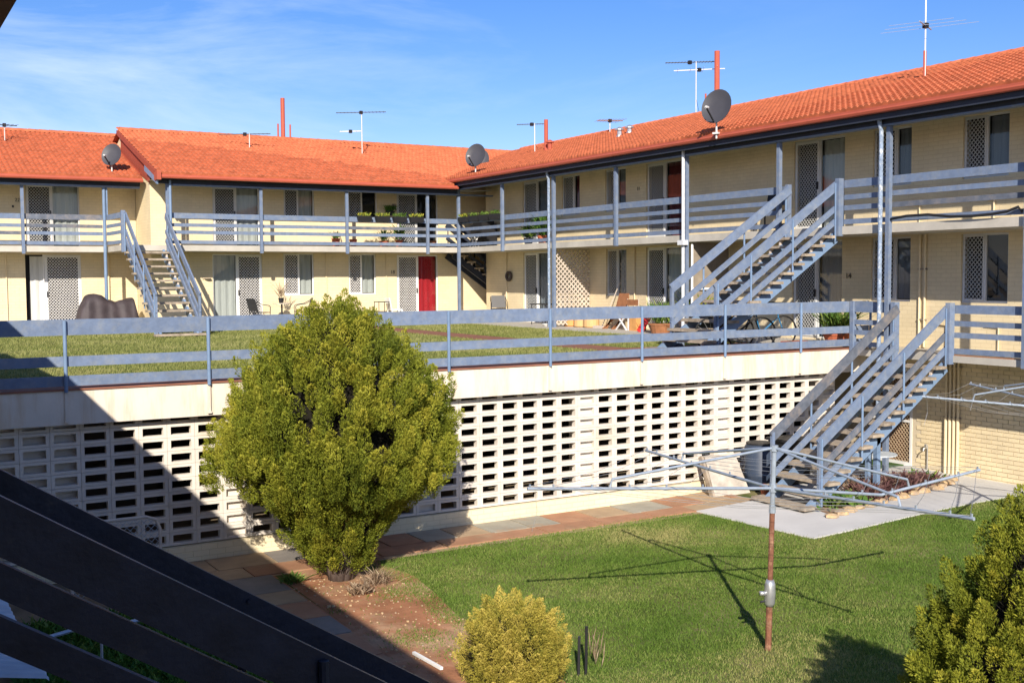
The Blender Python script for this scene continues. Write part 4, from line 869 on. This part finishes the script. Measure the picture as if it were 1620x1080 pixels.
# ================================================================ SMALL THINGS
# planter troughs
def trough(label,x0,x1,y0,y1,z):
    R=top('planter_trough',label,'planter',((x0+x1)/2,(y0+y1)/2,z),group='planter troughs on the balcony rails'); t=.03
    part('trough',MB().add([(x0+t,y0+t,z),(x1-t,y0+t,z),(x1-t,y1-t,z),(x0+t,y1-t,z),(x0,y0,z+.17),(x1,y0,z+.17),(x1,y1,z+.17),(x0,y1,z+.17)],[(3,2,1,0),(0,1,5,4),(1,2,6,5),(2,3,7,6),(3,0,4,7),(4,5,6,7)]),M_black,R)
    o=tufts('flowers',None,None,(x0+x1)/2,(y0+y1)/2,(x1-x0)/2*.9,(y1-y0)/2*.6,110,.10,.016,random.choice([M_flow,M_fgreen]),z=z+.15,kind=1); o.parent=R; o.matrix_parent_inverse=Matrix.Translation(R.location).inverted()
for i,(a,b_) in enumerate(((14.02,14.50),(14.64,15.14),(15.26,15.74),(15.86,16.36))):
    trough('black trough of small flowers on the back rail, %s'%['leftmost beside the middle post','left of the hanging pot','below the hanging pot','nearest the corner'][i],a,b_,33.58,33.76,3.34)
for i,(a,b_) in enumerate(((33.02,33.62),(32.3,32.88),(31.62,32.2),(30.88,31.52))):
    trough('black trough on the right wing rail, %s'%['nearest the corner post','second from the corner post','with tallest yellow flowers','beside the next timber post'][i],17.60,17.78,a,b_,3.36)
def pot(label,x,y,z,r,h,m,leafm=None,lh=.3,n=200,name='potted_plant',cat='pot plant',lw=.02,sp=.6,group=None):
    R=top(name,label,cat,(x,y,z),group=group); part('pot',MB().lathe((x,y,z),[(r*.7,0),(r*.95,h*.85),(r,h*.86),(r,h)],14),m,R,smooth=False)
    if leafm: 
        o=tufts('leaves',None,None,x,y,r*.4,r*.4,n,lh,lw,leafm,z=z+h*.8,spread=sp); o.parent=R; o.matrix_parent_inverse=Matrix.Translation(R.location).inverted()
    return R
pot('hanging basket of dark leaves on the back wall',15.7,34.85,3.62,.17,.14,M_black,M_weed,.16,220)
B2=2.53
pot('terracotta pot at the back balcony left of the middle flowers',13.6,34.5,B2,.14,.28,M_pot,M_weed,.2,80)
pot('tall red pot on the back balcony below the leftmost trough',14.2,34.5,B2,.13,.26,M_pot)
pot('pot with spiky green plant on the back balcony beside the mesh door',15.85,34.5,B2,.13,.25,M_pot,M_fgreen,.4,90)
pot('wide red pot on the back balcony under the hanging basket',15.3,34.5,B2,.17,.22,M_pot,M_weed,.3,90)
pot('brown pot on the back balcony in front of the dark doorway',17.1,34.5,B2,.14,.24,M_wood)
pot('leafy pot with pink flowers on the right wing balcony near the downpipe',18.2,29.2,B2,.15,.25,M_pot,M_weed,.45,260)
pot('green trailing plant on the right wing balcony left of the pink flowers',18.2,30.0,B2,.16,.2,M_black,M_fgreen,.3,220)
bq=top('covered_barbecue','tall black covered barbecue in the corner of the upper balcony','barbecue',(18.6,33.6,B2)); part('cover',MB().box(18.3,18.9,33.2,34.0,B2+.1,B2+.78).box(18.35,18.85,33.3,33.9,B2+.78,B2+.92),M_black,bq); part('leg',MB().box(18.32,18.36,33.22,33.26,B2,B2+.1).box(18.84,18.88,33.22,33.26,B2,B2+.1),M_blackm,bq)
ch=top('white_plastic_stool','white folded plastic stool on the upper balcony at the corner','stool',(18.0,33.2,B2)); part('seat',MB().box(17.86,18.14,33.0,33.3,B2+.38,B2+.42),M_white,ch); 
for s in (-1,1): part('leg',MB().beam((18+s*.12,33.05,B2),(18-s*.1,33.05,B2+.38),.03,.03).beam((18+s*.12,33.27,B2),(18-s*.1,33.27,B2+.38),.03,.03),M_white,ch)
# tube chair
def tubechair(label,loc,rz):
    R=top('garden_chair',label,'chair',loc,rz,'dark tube garden chairs on the patio',world=False)
    part('seat',MB().box(-.22,.22,-.24,.22,.41,.435),M_blackm,R); part('backrest',MB().add([(-.2,-.235,.46),(-.2,.235,.46),(-.33,.22,.86),(-.33,-.22,.86),(-.215,-.235,.46),(-.215,.235,.46),(-.345,.22,.86),(-.345,-.22,.86)],[(0,1,2,3),(7,6,5,4),(0,3,7,4),(1,5,6,2),(2,6,7,3)]),M_blackm,R)
    for s in (-1,1):
        part('arm',MB().tube([(-.32,s*.25,.80),(-.1,s*.27,.68),(.16,s*.27,.64),(.22,s*.27,.60)],.012,6),M_blackm,R)
        part('leg',MB().tube([(.22,s*.27,.60),(.20,s*.26,0)],.012,6),M_blackm,R); part('leg',MB().tube([(-.32,s*.24,.84),(-.2,s*.25,.42),(-.26,s*.26,0)],.012,6),M_blackm,R)
    return R
tc=tubechair('dark tube garden chair left of the small round table at the back',(10.95,34.3,.045),.25)
copytree(tc,(12.35,34.35,.045),math.pi-.25,'dark tube garden chair right of the small round table at the back')
copytree(tc,(18.55,32.5,.045),-2.0,'dark tube garden chair below the wall wreath on the right patio')
def rtable(label,x,y,h,r,m):
    R=top('round_table',label,'table',(x,y,.045)); part('tabletop',MB().lathe((x,y,.045+h-.02),[(r,0),(r,.02)],20),m,R); part('leg',MB().tube([(x,y,.045),(x,y,.045+h)],.03,8),M_blackm,R); part('foot',MB().box(x-.2,x+.2,y-.02,y+.02,.046,.07).box(x-.02,x+.02,y-.2,y+.2,.0465,.0705),M_blackm,R); return R
rtable('small round table between two tube chairs at the back',11.67,34.3,.70,.27,M_lattice)
pot('dark pot with thin white flowers standing on the round table',11.65,34.3,.755,.09,.16,M_black,M_dry,.34,60,lw=.01)
tb=top('side_table','small dark table beside the white chair at the back','table',(15.1,34.3,.045)); part('tabletop',MB().box(14.9,15.3,34.1,34.5,.72,.745),M_blackm,tb)
for sx in (14.92,15.28):
    for sy in (34.12,34.48): part('leg',MB().tube([(sx,sy,.045),(sx,sy,.72)],.012,6),M_blackm,tb)
wc=top('white_chair','white moulded plastic chair left of the mesh door at the back','chair',(15.62,34.4,.045)); part('seat',MB().box(15.42,15.82,34.2,34.6,.44,.48),M_white,wc); part('backrest',MB().beam((15.43,34.4,.48),(15.34,34.4,.86),.38,.03,up=(1,0,0)),M_white,wc)
for sx in (15.44,15.80):
    for sy in (34.22,34.58): part('leg',MB().beam((sx,sy,.045),(sx,sy,.44),.04,.04),M_white,wc)
# covered settee far left
cv=top('covered_furniture','patio furniture under a sagging dark brown cover at the far left','covered furniture',(6.5,35.4,0))
def drape(x0,x1,y0,y1,hf,z0):
    mb=MB(); nx,ny=48,12; vs=[];fs=[]
    for i in range(nx+1):
        for j in range(ny+1):
            u=i/nx;v=j/ny; x=x0+(x1-x0)*u; y=y0+(y1-y0)*v; e2=min(v,1-v)*6; k=min(1,e2) ; k=k**.35 if k>0 else 0
            vs.append((x+.03*math.sin(9*v+3*u),y+.03*math.sin(31*u)*(1-k),z0+hf(u)*k+.02*math.sin(17*u+7*v)+.012*math.sin(37*u)))
    for i in range(nx):
        for j in range(ny): a=i*(ny+1)+j; fs.append((a,a+ny+1,a+ny+2,a+1))
    return mb.add(vs,fs)
part('cover',drape(5.75,7.55,35.3,36.2,lambda u:float(np.interp(u,[0,.06,.15,.3,.5,.62,.8,.93,1],[.2,.6,.92,1.0,.80,.74,.80,.84,.3])),.10),M_cover,cv,smooth=True)
part('white_base',MB().box(5.9,7.4,35.4,36.1,.05,.15),M_white,cv)
# right patio items
pz=.045
rt=top('dark_table','small dark table in front of the patio door beside the downpipe','table',(18.5,29.6,pz)); part('tabletop',MB().box(18.3,18.75,29.2,30.1,.66,.69),M_blackm,rt)
for sx in (18.33,18.72):
    for sy in (29.25,30.05): part('leg',MB().tube([(sx,sy,pz),(sx,sy,.66)],.014,6),M_blackm,rt)
for lab,y,c_,sx in (('white jerry can standing by the lattice foot',28.35,M_white,.14),):
    jc=top('jerry_can',lab,'jerry can',(18.6,y,pz)); part('body',MB().lathe((18.6,y,pz),[(.13,0),(.15,.03),(.15,.34),(.10,.42),(.035,.44),(.035,.48)],12,1,.8),M_white,jc,smooth=True)
bowl=top('white_bowl','small white bowl on the grass edge near the downpipe','bowl',(17.9,28.5,pz)); part('bowl',MB().lathe((17.9,28.5,pz),[(.06,0),(.13,.07),(.12,.08)],14),M_white,bowl)
for i,(y,lab) in enumerate(((27.95,'leftmost tan tub below the lattice'),(27.42,'middle tan tub below the lattice'),(26.92,'rightmost tan tub below the lattice'))):
    t_=top('tan_tub',lab,'tub',(18.45,y,pz),group='tan tubs in a row'); part('tub',MB().lathe((18.45,y,pz),[(.2,0),(.235,.03),(.235,.42),(.22,.44)],16),M_tan if i else M_ply,t_,smooth=False)
mp_=top('mop','pale broom leaning on the wall beside the stacked chairs','broom',(18.5,26.45,pz)); part('handle',MB().tube([(18.5,26.45,pz+.05),(18.95,26.2,1.35)],.014,6),M_lattice,mp_); part('head',MB().box(18.35,18.6,26.2,26.7,pz,pz+.07),M_lattice,mp_)
for k in range(4):
    R=top('folding_chair',['folding timber chair, lowest of the leaning stack','folding timber chair, second from the bottom of the stack','folding timber chair, third in the stack','folding timber chair, topmost of the stack'][k],'chair',(18.55,25.9,pz+.1*k),group='stacked brown timber chairs')
    z=.35+.09*k; s=MB()
    for q in range(5): s.beam((18.3+.09*q,25.62,z),(18.3+.09*q,26.1,z),.06,.018)
    part('seat_slats',s,M_wood,R); part('back',MB().beam((18.72,25.86,z),(18.86,25.86,z+.42),.46,.02,up=(1,0,0)),M_wood,R)
    for sy in (25.64,26.08): part('leg',MB().beam((18.25+.05*k,sy,pz),(18.7,sy,z),.03,.03),M_wood,R)
dc=top('director_chair','folding director chair with brown cloth back and crossed white legs','chair',(18.4,25.1,pz)); part('back_cloth',MB().box(18.58,18.60,24.85,25.35,.72,.88),M_wood,dc); part('seat_cloth',MB().box(18.2,18.6,24.88,25.32,.46,.48),M_wood,dc)
for s in (18.2,18.6): part('leg',MB().beam((s,24.85,pz),(s,25.35,.5),.03,.03),M_white,dc); part('leg',MB().beam((s,25.35,pz),(s,24.85,.5),.03,.03),M_white,dc)
for s in (24.85,25.35): part('back_post',MB().beam((18.6,s,.46),(18.6,s,.9),.025,.025),M_lattice,dc)
ob=top('timber_board','orange timber cupboard side leaning by the white mesh door','board',(18.4,24.62,pz)); part('board',MB().box(18.25,18.6,24.5,24.8,pz,.55),M_ply,ob); part('end_panel',MB().box(18.3,18.55,24.81,24.95,pz,.5),M_white,ob)
rs=top('red_sign','red folded safety board leaning beside the mesh door','board',(18.1,23.85,pz)); part('board',MB().beam((17.95,23.95,pz),(18.2,23.75,.58),.22,.03,up=(1,0,0)),M_redp,rs); part('stay',MB().beam((18.28,23.62,pz),(18.2,23.74,.55),.1,.02,up=(1,0,0)),M_white,rs)
pot('wide brown tub of leafy plants under the upper stair foot',18.0,23.1,pz,.34,.26,M_wood,M_fgreen,.42,300,sp=.5)
pot('yellow green spiky plant behind the stair foot',18.3,21.9,pz,.22,.22,M_wood,M_flow,.6,320,lw=.03,sp=.55)
pot('large cycad like spiky plant in a low brown pot by the grey door',18.3,17.35,pz,.30,.22,M_pot,M_fgreen,.42,300,lw=.02,sp=.65)
tr=top('terracotta_trough','orange terracotta trough at the terrace edge below the railing','planter',(17.5,17.35,pz)); part('trough',MB().box(16.6,17.15,17.05,17.28,.02,.16),M_pot,tr)
wr=top('wall_wreath','dark round wreath hanging on the right wing wall','wreath',(XW-.08,32.6,1.55)); mb=MB(); 
for k in range(14):
    a=k/14*6.283; a2=(k+1)/14*6.283; mb.tube([(XW-.06,32.6+.15*math.cos(a),1.55+.13*math.sin(a)),(XW-.06,32.6+.15*math.cos(a2),1.55+.13*math.sin(a2))],.05,6)
part('ring',mb,M_bark,wr)
# lattice panel
lt=top('lattice_panel','pale timber lattice screen between downpipe and wall','lattice',(18.4,27.86,0)); 
def lattice(x0,x1,y,z0,z1,pit,w,m,parent):
    mb=MB()
    for s in (1,-1):
        n=int((x1-x0+z1-z0)/pit)+2
        for i in range(-n,n):
            a,b_=x0,x1; za=z0+s*1.0*0+i*pit; zb=za+s*(x1-x0)
            if max(za,zb)<=z0 or min(za,zb)>=z1: continue
            A=[a,za];B_=[b_,zb]
            for P_,Q_ in ((A,B_),(B_,A)):
                if P_[1]>z1: t=(z1-P_[1])/(Q_[1]-P_[1]); P_[0]+=t*(Q_[0]-P_[0]);P_[1]=z1
                elif P_[1]<z0: t=(z0-P_[1])/(Q_[1]-P_[1]); P_[0]+=t*(Q_[0]-P_[0]);P_[1]=z0
            mb.beam((A[0],y+s*.006,A[1]),(B_[0],y+s*.006,B_[1]),.01,w)
    part('lattice_slats',mb,m,parent,kind='stuff')
lattice(17.78,XW-.02,27.86,.1,2.34,.15,.035,M_lattice,lt)
sc=top('privacy_screen','brown mesh privacy screen in a white pipe frame behind the stairs','screen',(18.4,21.62,0))
part('frame',MB().tube([(17.82,21.62,.05),(17.82,21.62,2.3)],.03,8).tube([(17.82,21.62,1.2),(18.6,21.62,1.2)],.03,8).tube([(18.6,21.62,.05),(18.6,21.62,1.2)],.03,8),M_white,sc); part('mesh_cloth',MB().box(17.86,XW-.02,21.66,21.665,.2,2.34),M_shade,sc)
# bicycles
def bicycle(label,loc,rz,m):
    R=top('bicycle',label,'bicycle',loc,rz,world=False)
    for x in (-.52,.52):
        w=part('wheel',MB().tube([(x+.32*math.cos(a),0,.34+.32*math.sin(a)) for a in np.linspace(0,2*math.pi,25)],.018,6,False),M_tyre,R)
        sp=MB()
        for k in range(12): a=k*math.pi/6; sp.tube([(x,0,.34),(x+.31*math.cos(a),0,.34+.31*math.sin(a))],.0025,3,False)
        part('spokes',sp,M_castalu,w); part('hub',MB().tube([(x,-.05,.34),(x,.05,.34)],.02,8),M_castalu,w)
    B=(-.05,0,.30);S_=(-.17,0,.78);H=(.36,0,.80);H2=(.40,0,.64)
    part('frame',MB().tube([B,S_],.016,6).tube([S_,H],.016,6).tube([B,H2],.018,6).tube([(-.52,0,.34),B],.01,6).tube([(-.52,0,.34),S_],.01,6),m,R)
    part('fork',MB().tube([H,H2,(.52,0,.34)],.014,6),m,R); part('handlebar',MB().tube([H,(.33,0,.93)],.012,6).tube([(.30,-.28,.95),(.35,0,.94),(.30,.28,.95)],.012,6),M_blackm,R)
    part('saddle',MB().tube([S_,(-.2,0,.88)],.012,6).lathe((-.2,0,.88),[(.03,0),(.12,.02),(.1,.05)],10,1,.6),M_black,R); part('pedal',MB().tube([(-.05,-.1,.3),(-.05,.1,.3)],.012,6).tube([(-.05,-.06,.3),(.08,-.06,.2)],.01,6).box(.05,.12,-.13,-.06,.19,.21),M_blackm,R)
bicycle('blue bicycle parked behind the terrace railing',(16.2,17.4,.02),-.15,M_bikeb); bicycle('dark bicycle leaning beside the blue one',(15.3,17.2,.02),-.4,M_blackm)
mw=top('barrow_bin','black low tub with dark wheels under the upper stairs','tub',(16.9,19.6,.02)); part('tub',MB().add([(16.5,19.3,.25),(17.2,19.3,.25),(17.2,19.9,.25),(16.5,19.9,.25),(16.4,19.2,.6),(17.3,19.2,.6),(17.3,20,.6),(16.4,20,.6)],[(3,2,1,0),(0,1,5,4),(1,2,6,5),(2,3,7,6),(3,0,4,7),(4,5,6,7)]),M_black,mw); part('wheel',MB().tube([(16.6,19.3,.16),(16.6,19.36,.16)],.15,14).tube([(16.6,19.85,.16),(16.6,19.92,.16)],.15,14),M_tyre,mw)
tb2=top('low_timber_table','low weathered timber bench below the stair foot behind the railing','bench',(15,18,.02)); part('top',MB().box(14.5,15.6,17.9,18.3,.40,.44),M_tread,tb2)
for sx in (14.55,15.55): part('leg',MB().box(sx-.03,sx+.03,17.93,18.27,.02,.40),M_blue,tb2)
# upper balcony things
dk=top('black_chair','black folding chair behind the head of the upper stairs','chair',(18.5,19.8,B2)); part('seat',MB().box(18.3,18.7,19.6,20.0,B2+.42,B2+.45),M_black,dk); part('backrest',MB().beam((18.7,19.8,B2+.45),(18.8,19.8,B2+.9),.4,.03,up=(1,0,0)),M_black,dk)
for sx in (18.32,18.68):
    for sy in (19.62,19.98): part('leg',MB().tube([(sx,sy,B2),(sx,sy,B2+.42)],.014,6),M_blackm,dk)
hs_=top('black_hose','black hose sagging along the upper balcony rail','hose',(17.7,14,2.6)); part('hose',MB().tube([(17.69,15.38,2.62),(17.69,15.0,2.66),(17.69,14.5,2.66),(17.69,14.0,2.60),(17.69,13.5,2.585),(17.69,13.1,2.60),(17.69,12.8,2.63),(17.72,12.6,2.70),(17.74,12.55,2.62),(17.76,12.4,2.70),(17.76,11.8,2.72)],.026,8),M_black,hs_,smooth=True)
# lower yard
cpn=top('concrete_panel','weathered concrete panel leaning against the pierced wall','concrete panel',(14.3,16.0,ZL)); part('panel',MB().add([(13.78,16.02,gz(13.8)+.0),(14.55,15.92,gz(14.5)),(14.50,16.28,-1.92),(13.80,16.36,-1.90),(13.80,16.10,gz(13.8)),(14.57,16.0,gz(14.5)),(14.52,16.36,-1.92),(13.82,16.44,-1.90)],[(0,1,2,3),(7,6,5,4),(0,3,7,4),(1,5,6,2),(3,2,6,7)]),M_oldc,cpn)
pl=top('timber_plank','narrow brown plank propped at the left side of the concrete panel','plank',(13.7,16.1,ZL)); part('plank',MB().beam((13.72,16.02,gz(13.7)),(13.70,16.36,-1.88),.05,.10,up=(0,1,0)),M_tread,pl)
db=top('blue_drum','dark blue drum half hidden under the lower stairs','drum',(14.75,16.0,ZL)); part('body',MB().lathe((14.9,16.05,gz(14.8)+.02),[(.27,0),(.29,.05),(.29,.25),(.30,.27),(.29,.29),(.29,.8),(.25,.86)],18),M_tub,db,smooth=True); part('lid',MB().lathe((14.9,16.05,gz(14.8)+.88),[(.26,0),(.26,.03)],18),M_black,db)
bb=top('black_bin','black bin behind the lower stair foot','bin',(15.7,16.0,ZL)); part('body',MB().add([(15.45,15.8,gz(15.5)+.02),(15.95,15.8,gz(15.5)+.02),(15.95,16.3,gz(15.5)+.02),(15.45,16.3,gz(15.5)+.02),(15.4,15.75,-1.7),(16,15.75,-1.7),(16,16.35,-1.7),(15.4,16.35,-1.7)],[(3,2,1,0),(0,1,5,4),(1,2,6,5),(2,3,7,6),(3,0,4,7),(4,5,6,7)]),M_black,bb); part('lid',MB().box(15.36,16.04,15.7,16.38,-1.69,-1.64),M_black,bb)
for i,(x,y,lab) in enumerate(((16.4,15.3,'pale round table top stored under the lower stairs, left one'),(17.0,15.0,'pale round table top stored under the lower stairs, right one'))):
    R=top('round_table',lab,'table',(x,y,gz(x))); part('tabletop',MB().lathe((x,y,-1.95),[(.34,0),(.34,.025)],20),M_corr,R); part('leg',MB().tube([(x,y,gz(x)+.02),(x,y,-1.95)],.025,8),M_galv,R)
pot('orange clay pot beneath the lower stairs',14.55,15.5,gz(14.5)+.02,.12,.2,M_pot)
mt=top('green_mat','green grass mat in front of the lower mesh door','mat',(18.6,16.4,gz(19)+.03)); part('mat',MB().box(18.1,XW-.05,16.1,16.95,gz(19)+.023,gz(19)+.045),mat('green_turf_mat',(.05,.10,.02),.9,var=.2,bump=.5),mt)
# garden bed
bed=[(14.25,13.5),(15.0,13.72),(16.0,13.80),(18.0,14.1),(18.6,14.9),(17.7,15.3),(15.6,14.9),(14.5,14.5)]
struct('garden_bed',MB().add([(x,y,gz(x)+.028) for x,y in bed],[tuple(range(len(bed)))]),mat('bed_soil',(.27,.17,.10),.95,var=.25,vs=6,bump=1,bs=20))
def rock(label,x,y,s):
    rn=random.Random(int(x*100)); mb=MB(); n=8; vs=[];fs=[]; pr=[(0.6,-.3),(1,0),(.85,.45),(.4,.7)]
    ph=rn.uniform(0,6)
    for r,z in pr:
        for k in range(n): a=6.283*k/n+ph; q=r*s*rn.uniform(.75,1.2); vs.append((x+q*math.cos(a)*1.2,y+q*math.sin(a),gz(x)+.03+z*s*.8))
    for i in range(3):
        for k in range(n): fs.append((i*n+k,i*n+(k+1)%n,(i+1)*n+(k+1)%n,(i+1)*n+k))
    fs.append(tuple(3*n+k for k in range(n)))
    o=part('rock',mb.add(vs,fs),M_rock); return tag(o,label,'rock','limestone rocks edging the garden bed')
edge=[(14.2,13.5),(14.45,13.55),(14.75,13.62),(15.05,13.7),(15.35,13.72),(15.65,13.76),(15.95,13.8),(16.3,13.85),(16.65,13.9),(17.0,13.98),(17.4,14.02),(17.75,14.1),(18.1,14.25),(18.4,14.5)]
ORD=['first','second','third','fourth','fifth','sixth','seventh','eighth','ninth','tenth','eleventh','twelfth','thirteenth','fourteenth']
for i,(x,y) in enumerate(edge): rock('ochre rock in front of the garden bed, '+('at its end by the stair foot' if i==0 else 'last one, nearest the brick wall' if i==13 else ORD[i]+' from the stair foot'),x+random.uniform(-.05,.05),y+random.uniform(-.04,.04),random.uniform(.09,.16))
for i,(x,y,m,n,lab,h,w) in enumerate(((14.95,13.95,M_fgreen,260,'low green leafy plant at the stair end of the garden bed',.18,.045),(15.7,14.05,M_purp,700,'purple leaved ground plant left in the garden bed',.22,.025),(16.5,14.2,M_purp,700,'purple leaved ground plant in the middle of the garden bed',.24,.025),(16.1,14.5,M_dry,450,'dry olive bushy plant behind the purple ones',.22,.02),(17.2,14.35,M_purp,500,'purple leaved plant right in the garden bed',.2,.025),(17.75,14.6,M_fgreen,130,'small bright green plant near the wall end of the bed',.16,.03))):
    tufts('bed_plant',lab,'plant',x,y,.20,.14,n,h,w,m,spread=.7)
# debris near tree
tufts('dead_shrub','dry leafless twiggy shrub at the foot of the big conifer','dead shrub',6.02,13.95,.09,.08,260,.15,.006,M_dry,spread=.9)
tufts('weed','dead pale weed clump on the bare earth left of the twiggy shrub','weed',5.66,13.65,.07,.06,160,.10,.02,M_dry,spread=.8)
tufts('weed','small bright green weed left of the conifer trunk','weed',5.08,14.65,.06,.05,150,.09,.02,M_fgreen,spread=.8)
o=part('white_stick',MB().beam((5.22,11.11,ZL+.03),(5.26,10.5,ZL+.03),.035,.03),M_white); tag(o,'white painted stick lying on the bare earth beside the path','stick')
rest=MB()
for k in range(520):
    x=random.uniform(4.95,6.4);y=random.uniform(9.6,15.0)
    if k>30 and y<13 and random.random()<.5: continue
    s=random.uniform(.006,.018) if k>12 else random.uniform(.02,.032); a=random.uniform(0,6); rest.lathe((x,y,ZL+.006),[(s,0),(s*.8,s*.7)],5)
o=part('gravel_litter',rest,M_rock,kind='stuff'); o['label']='small pale stones and bark litter on the bare earth'; o['category']='stones'
for i,(x,y,h,m) in enumerate(((6.42,9.62,.42,M_blackm),(6.50,9.60,.52,M_black))):
    o=part('stake',MB().tube([(x,y,ZL-.02),(x+.01,y,ZL+h)],.016,7),m); tag(o,['shorter black irrigation stake beside the yellow shrub','taller black irrigation stake beside the yellow shrub'][i],'stake')
tufts('dry_weed','tall dry grass stems right of the black stakes','weed',6.72,9.75,.05,.05,26,.26,.006,M_dry,spread=.2)
bpy.context.view_layer.update()
for o in D.objects:
    if '_w' in o: del o['_w']
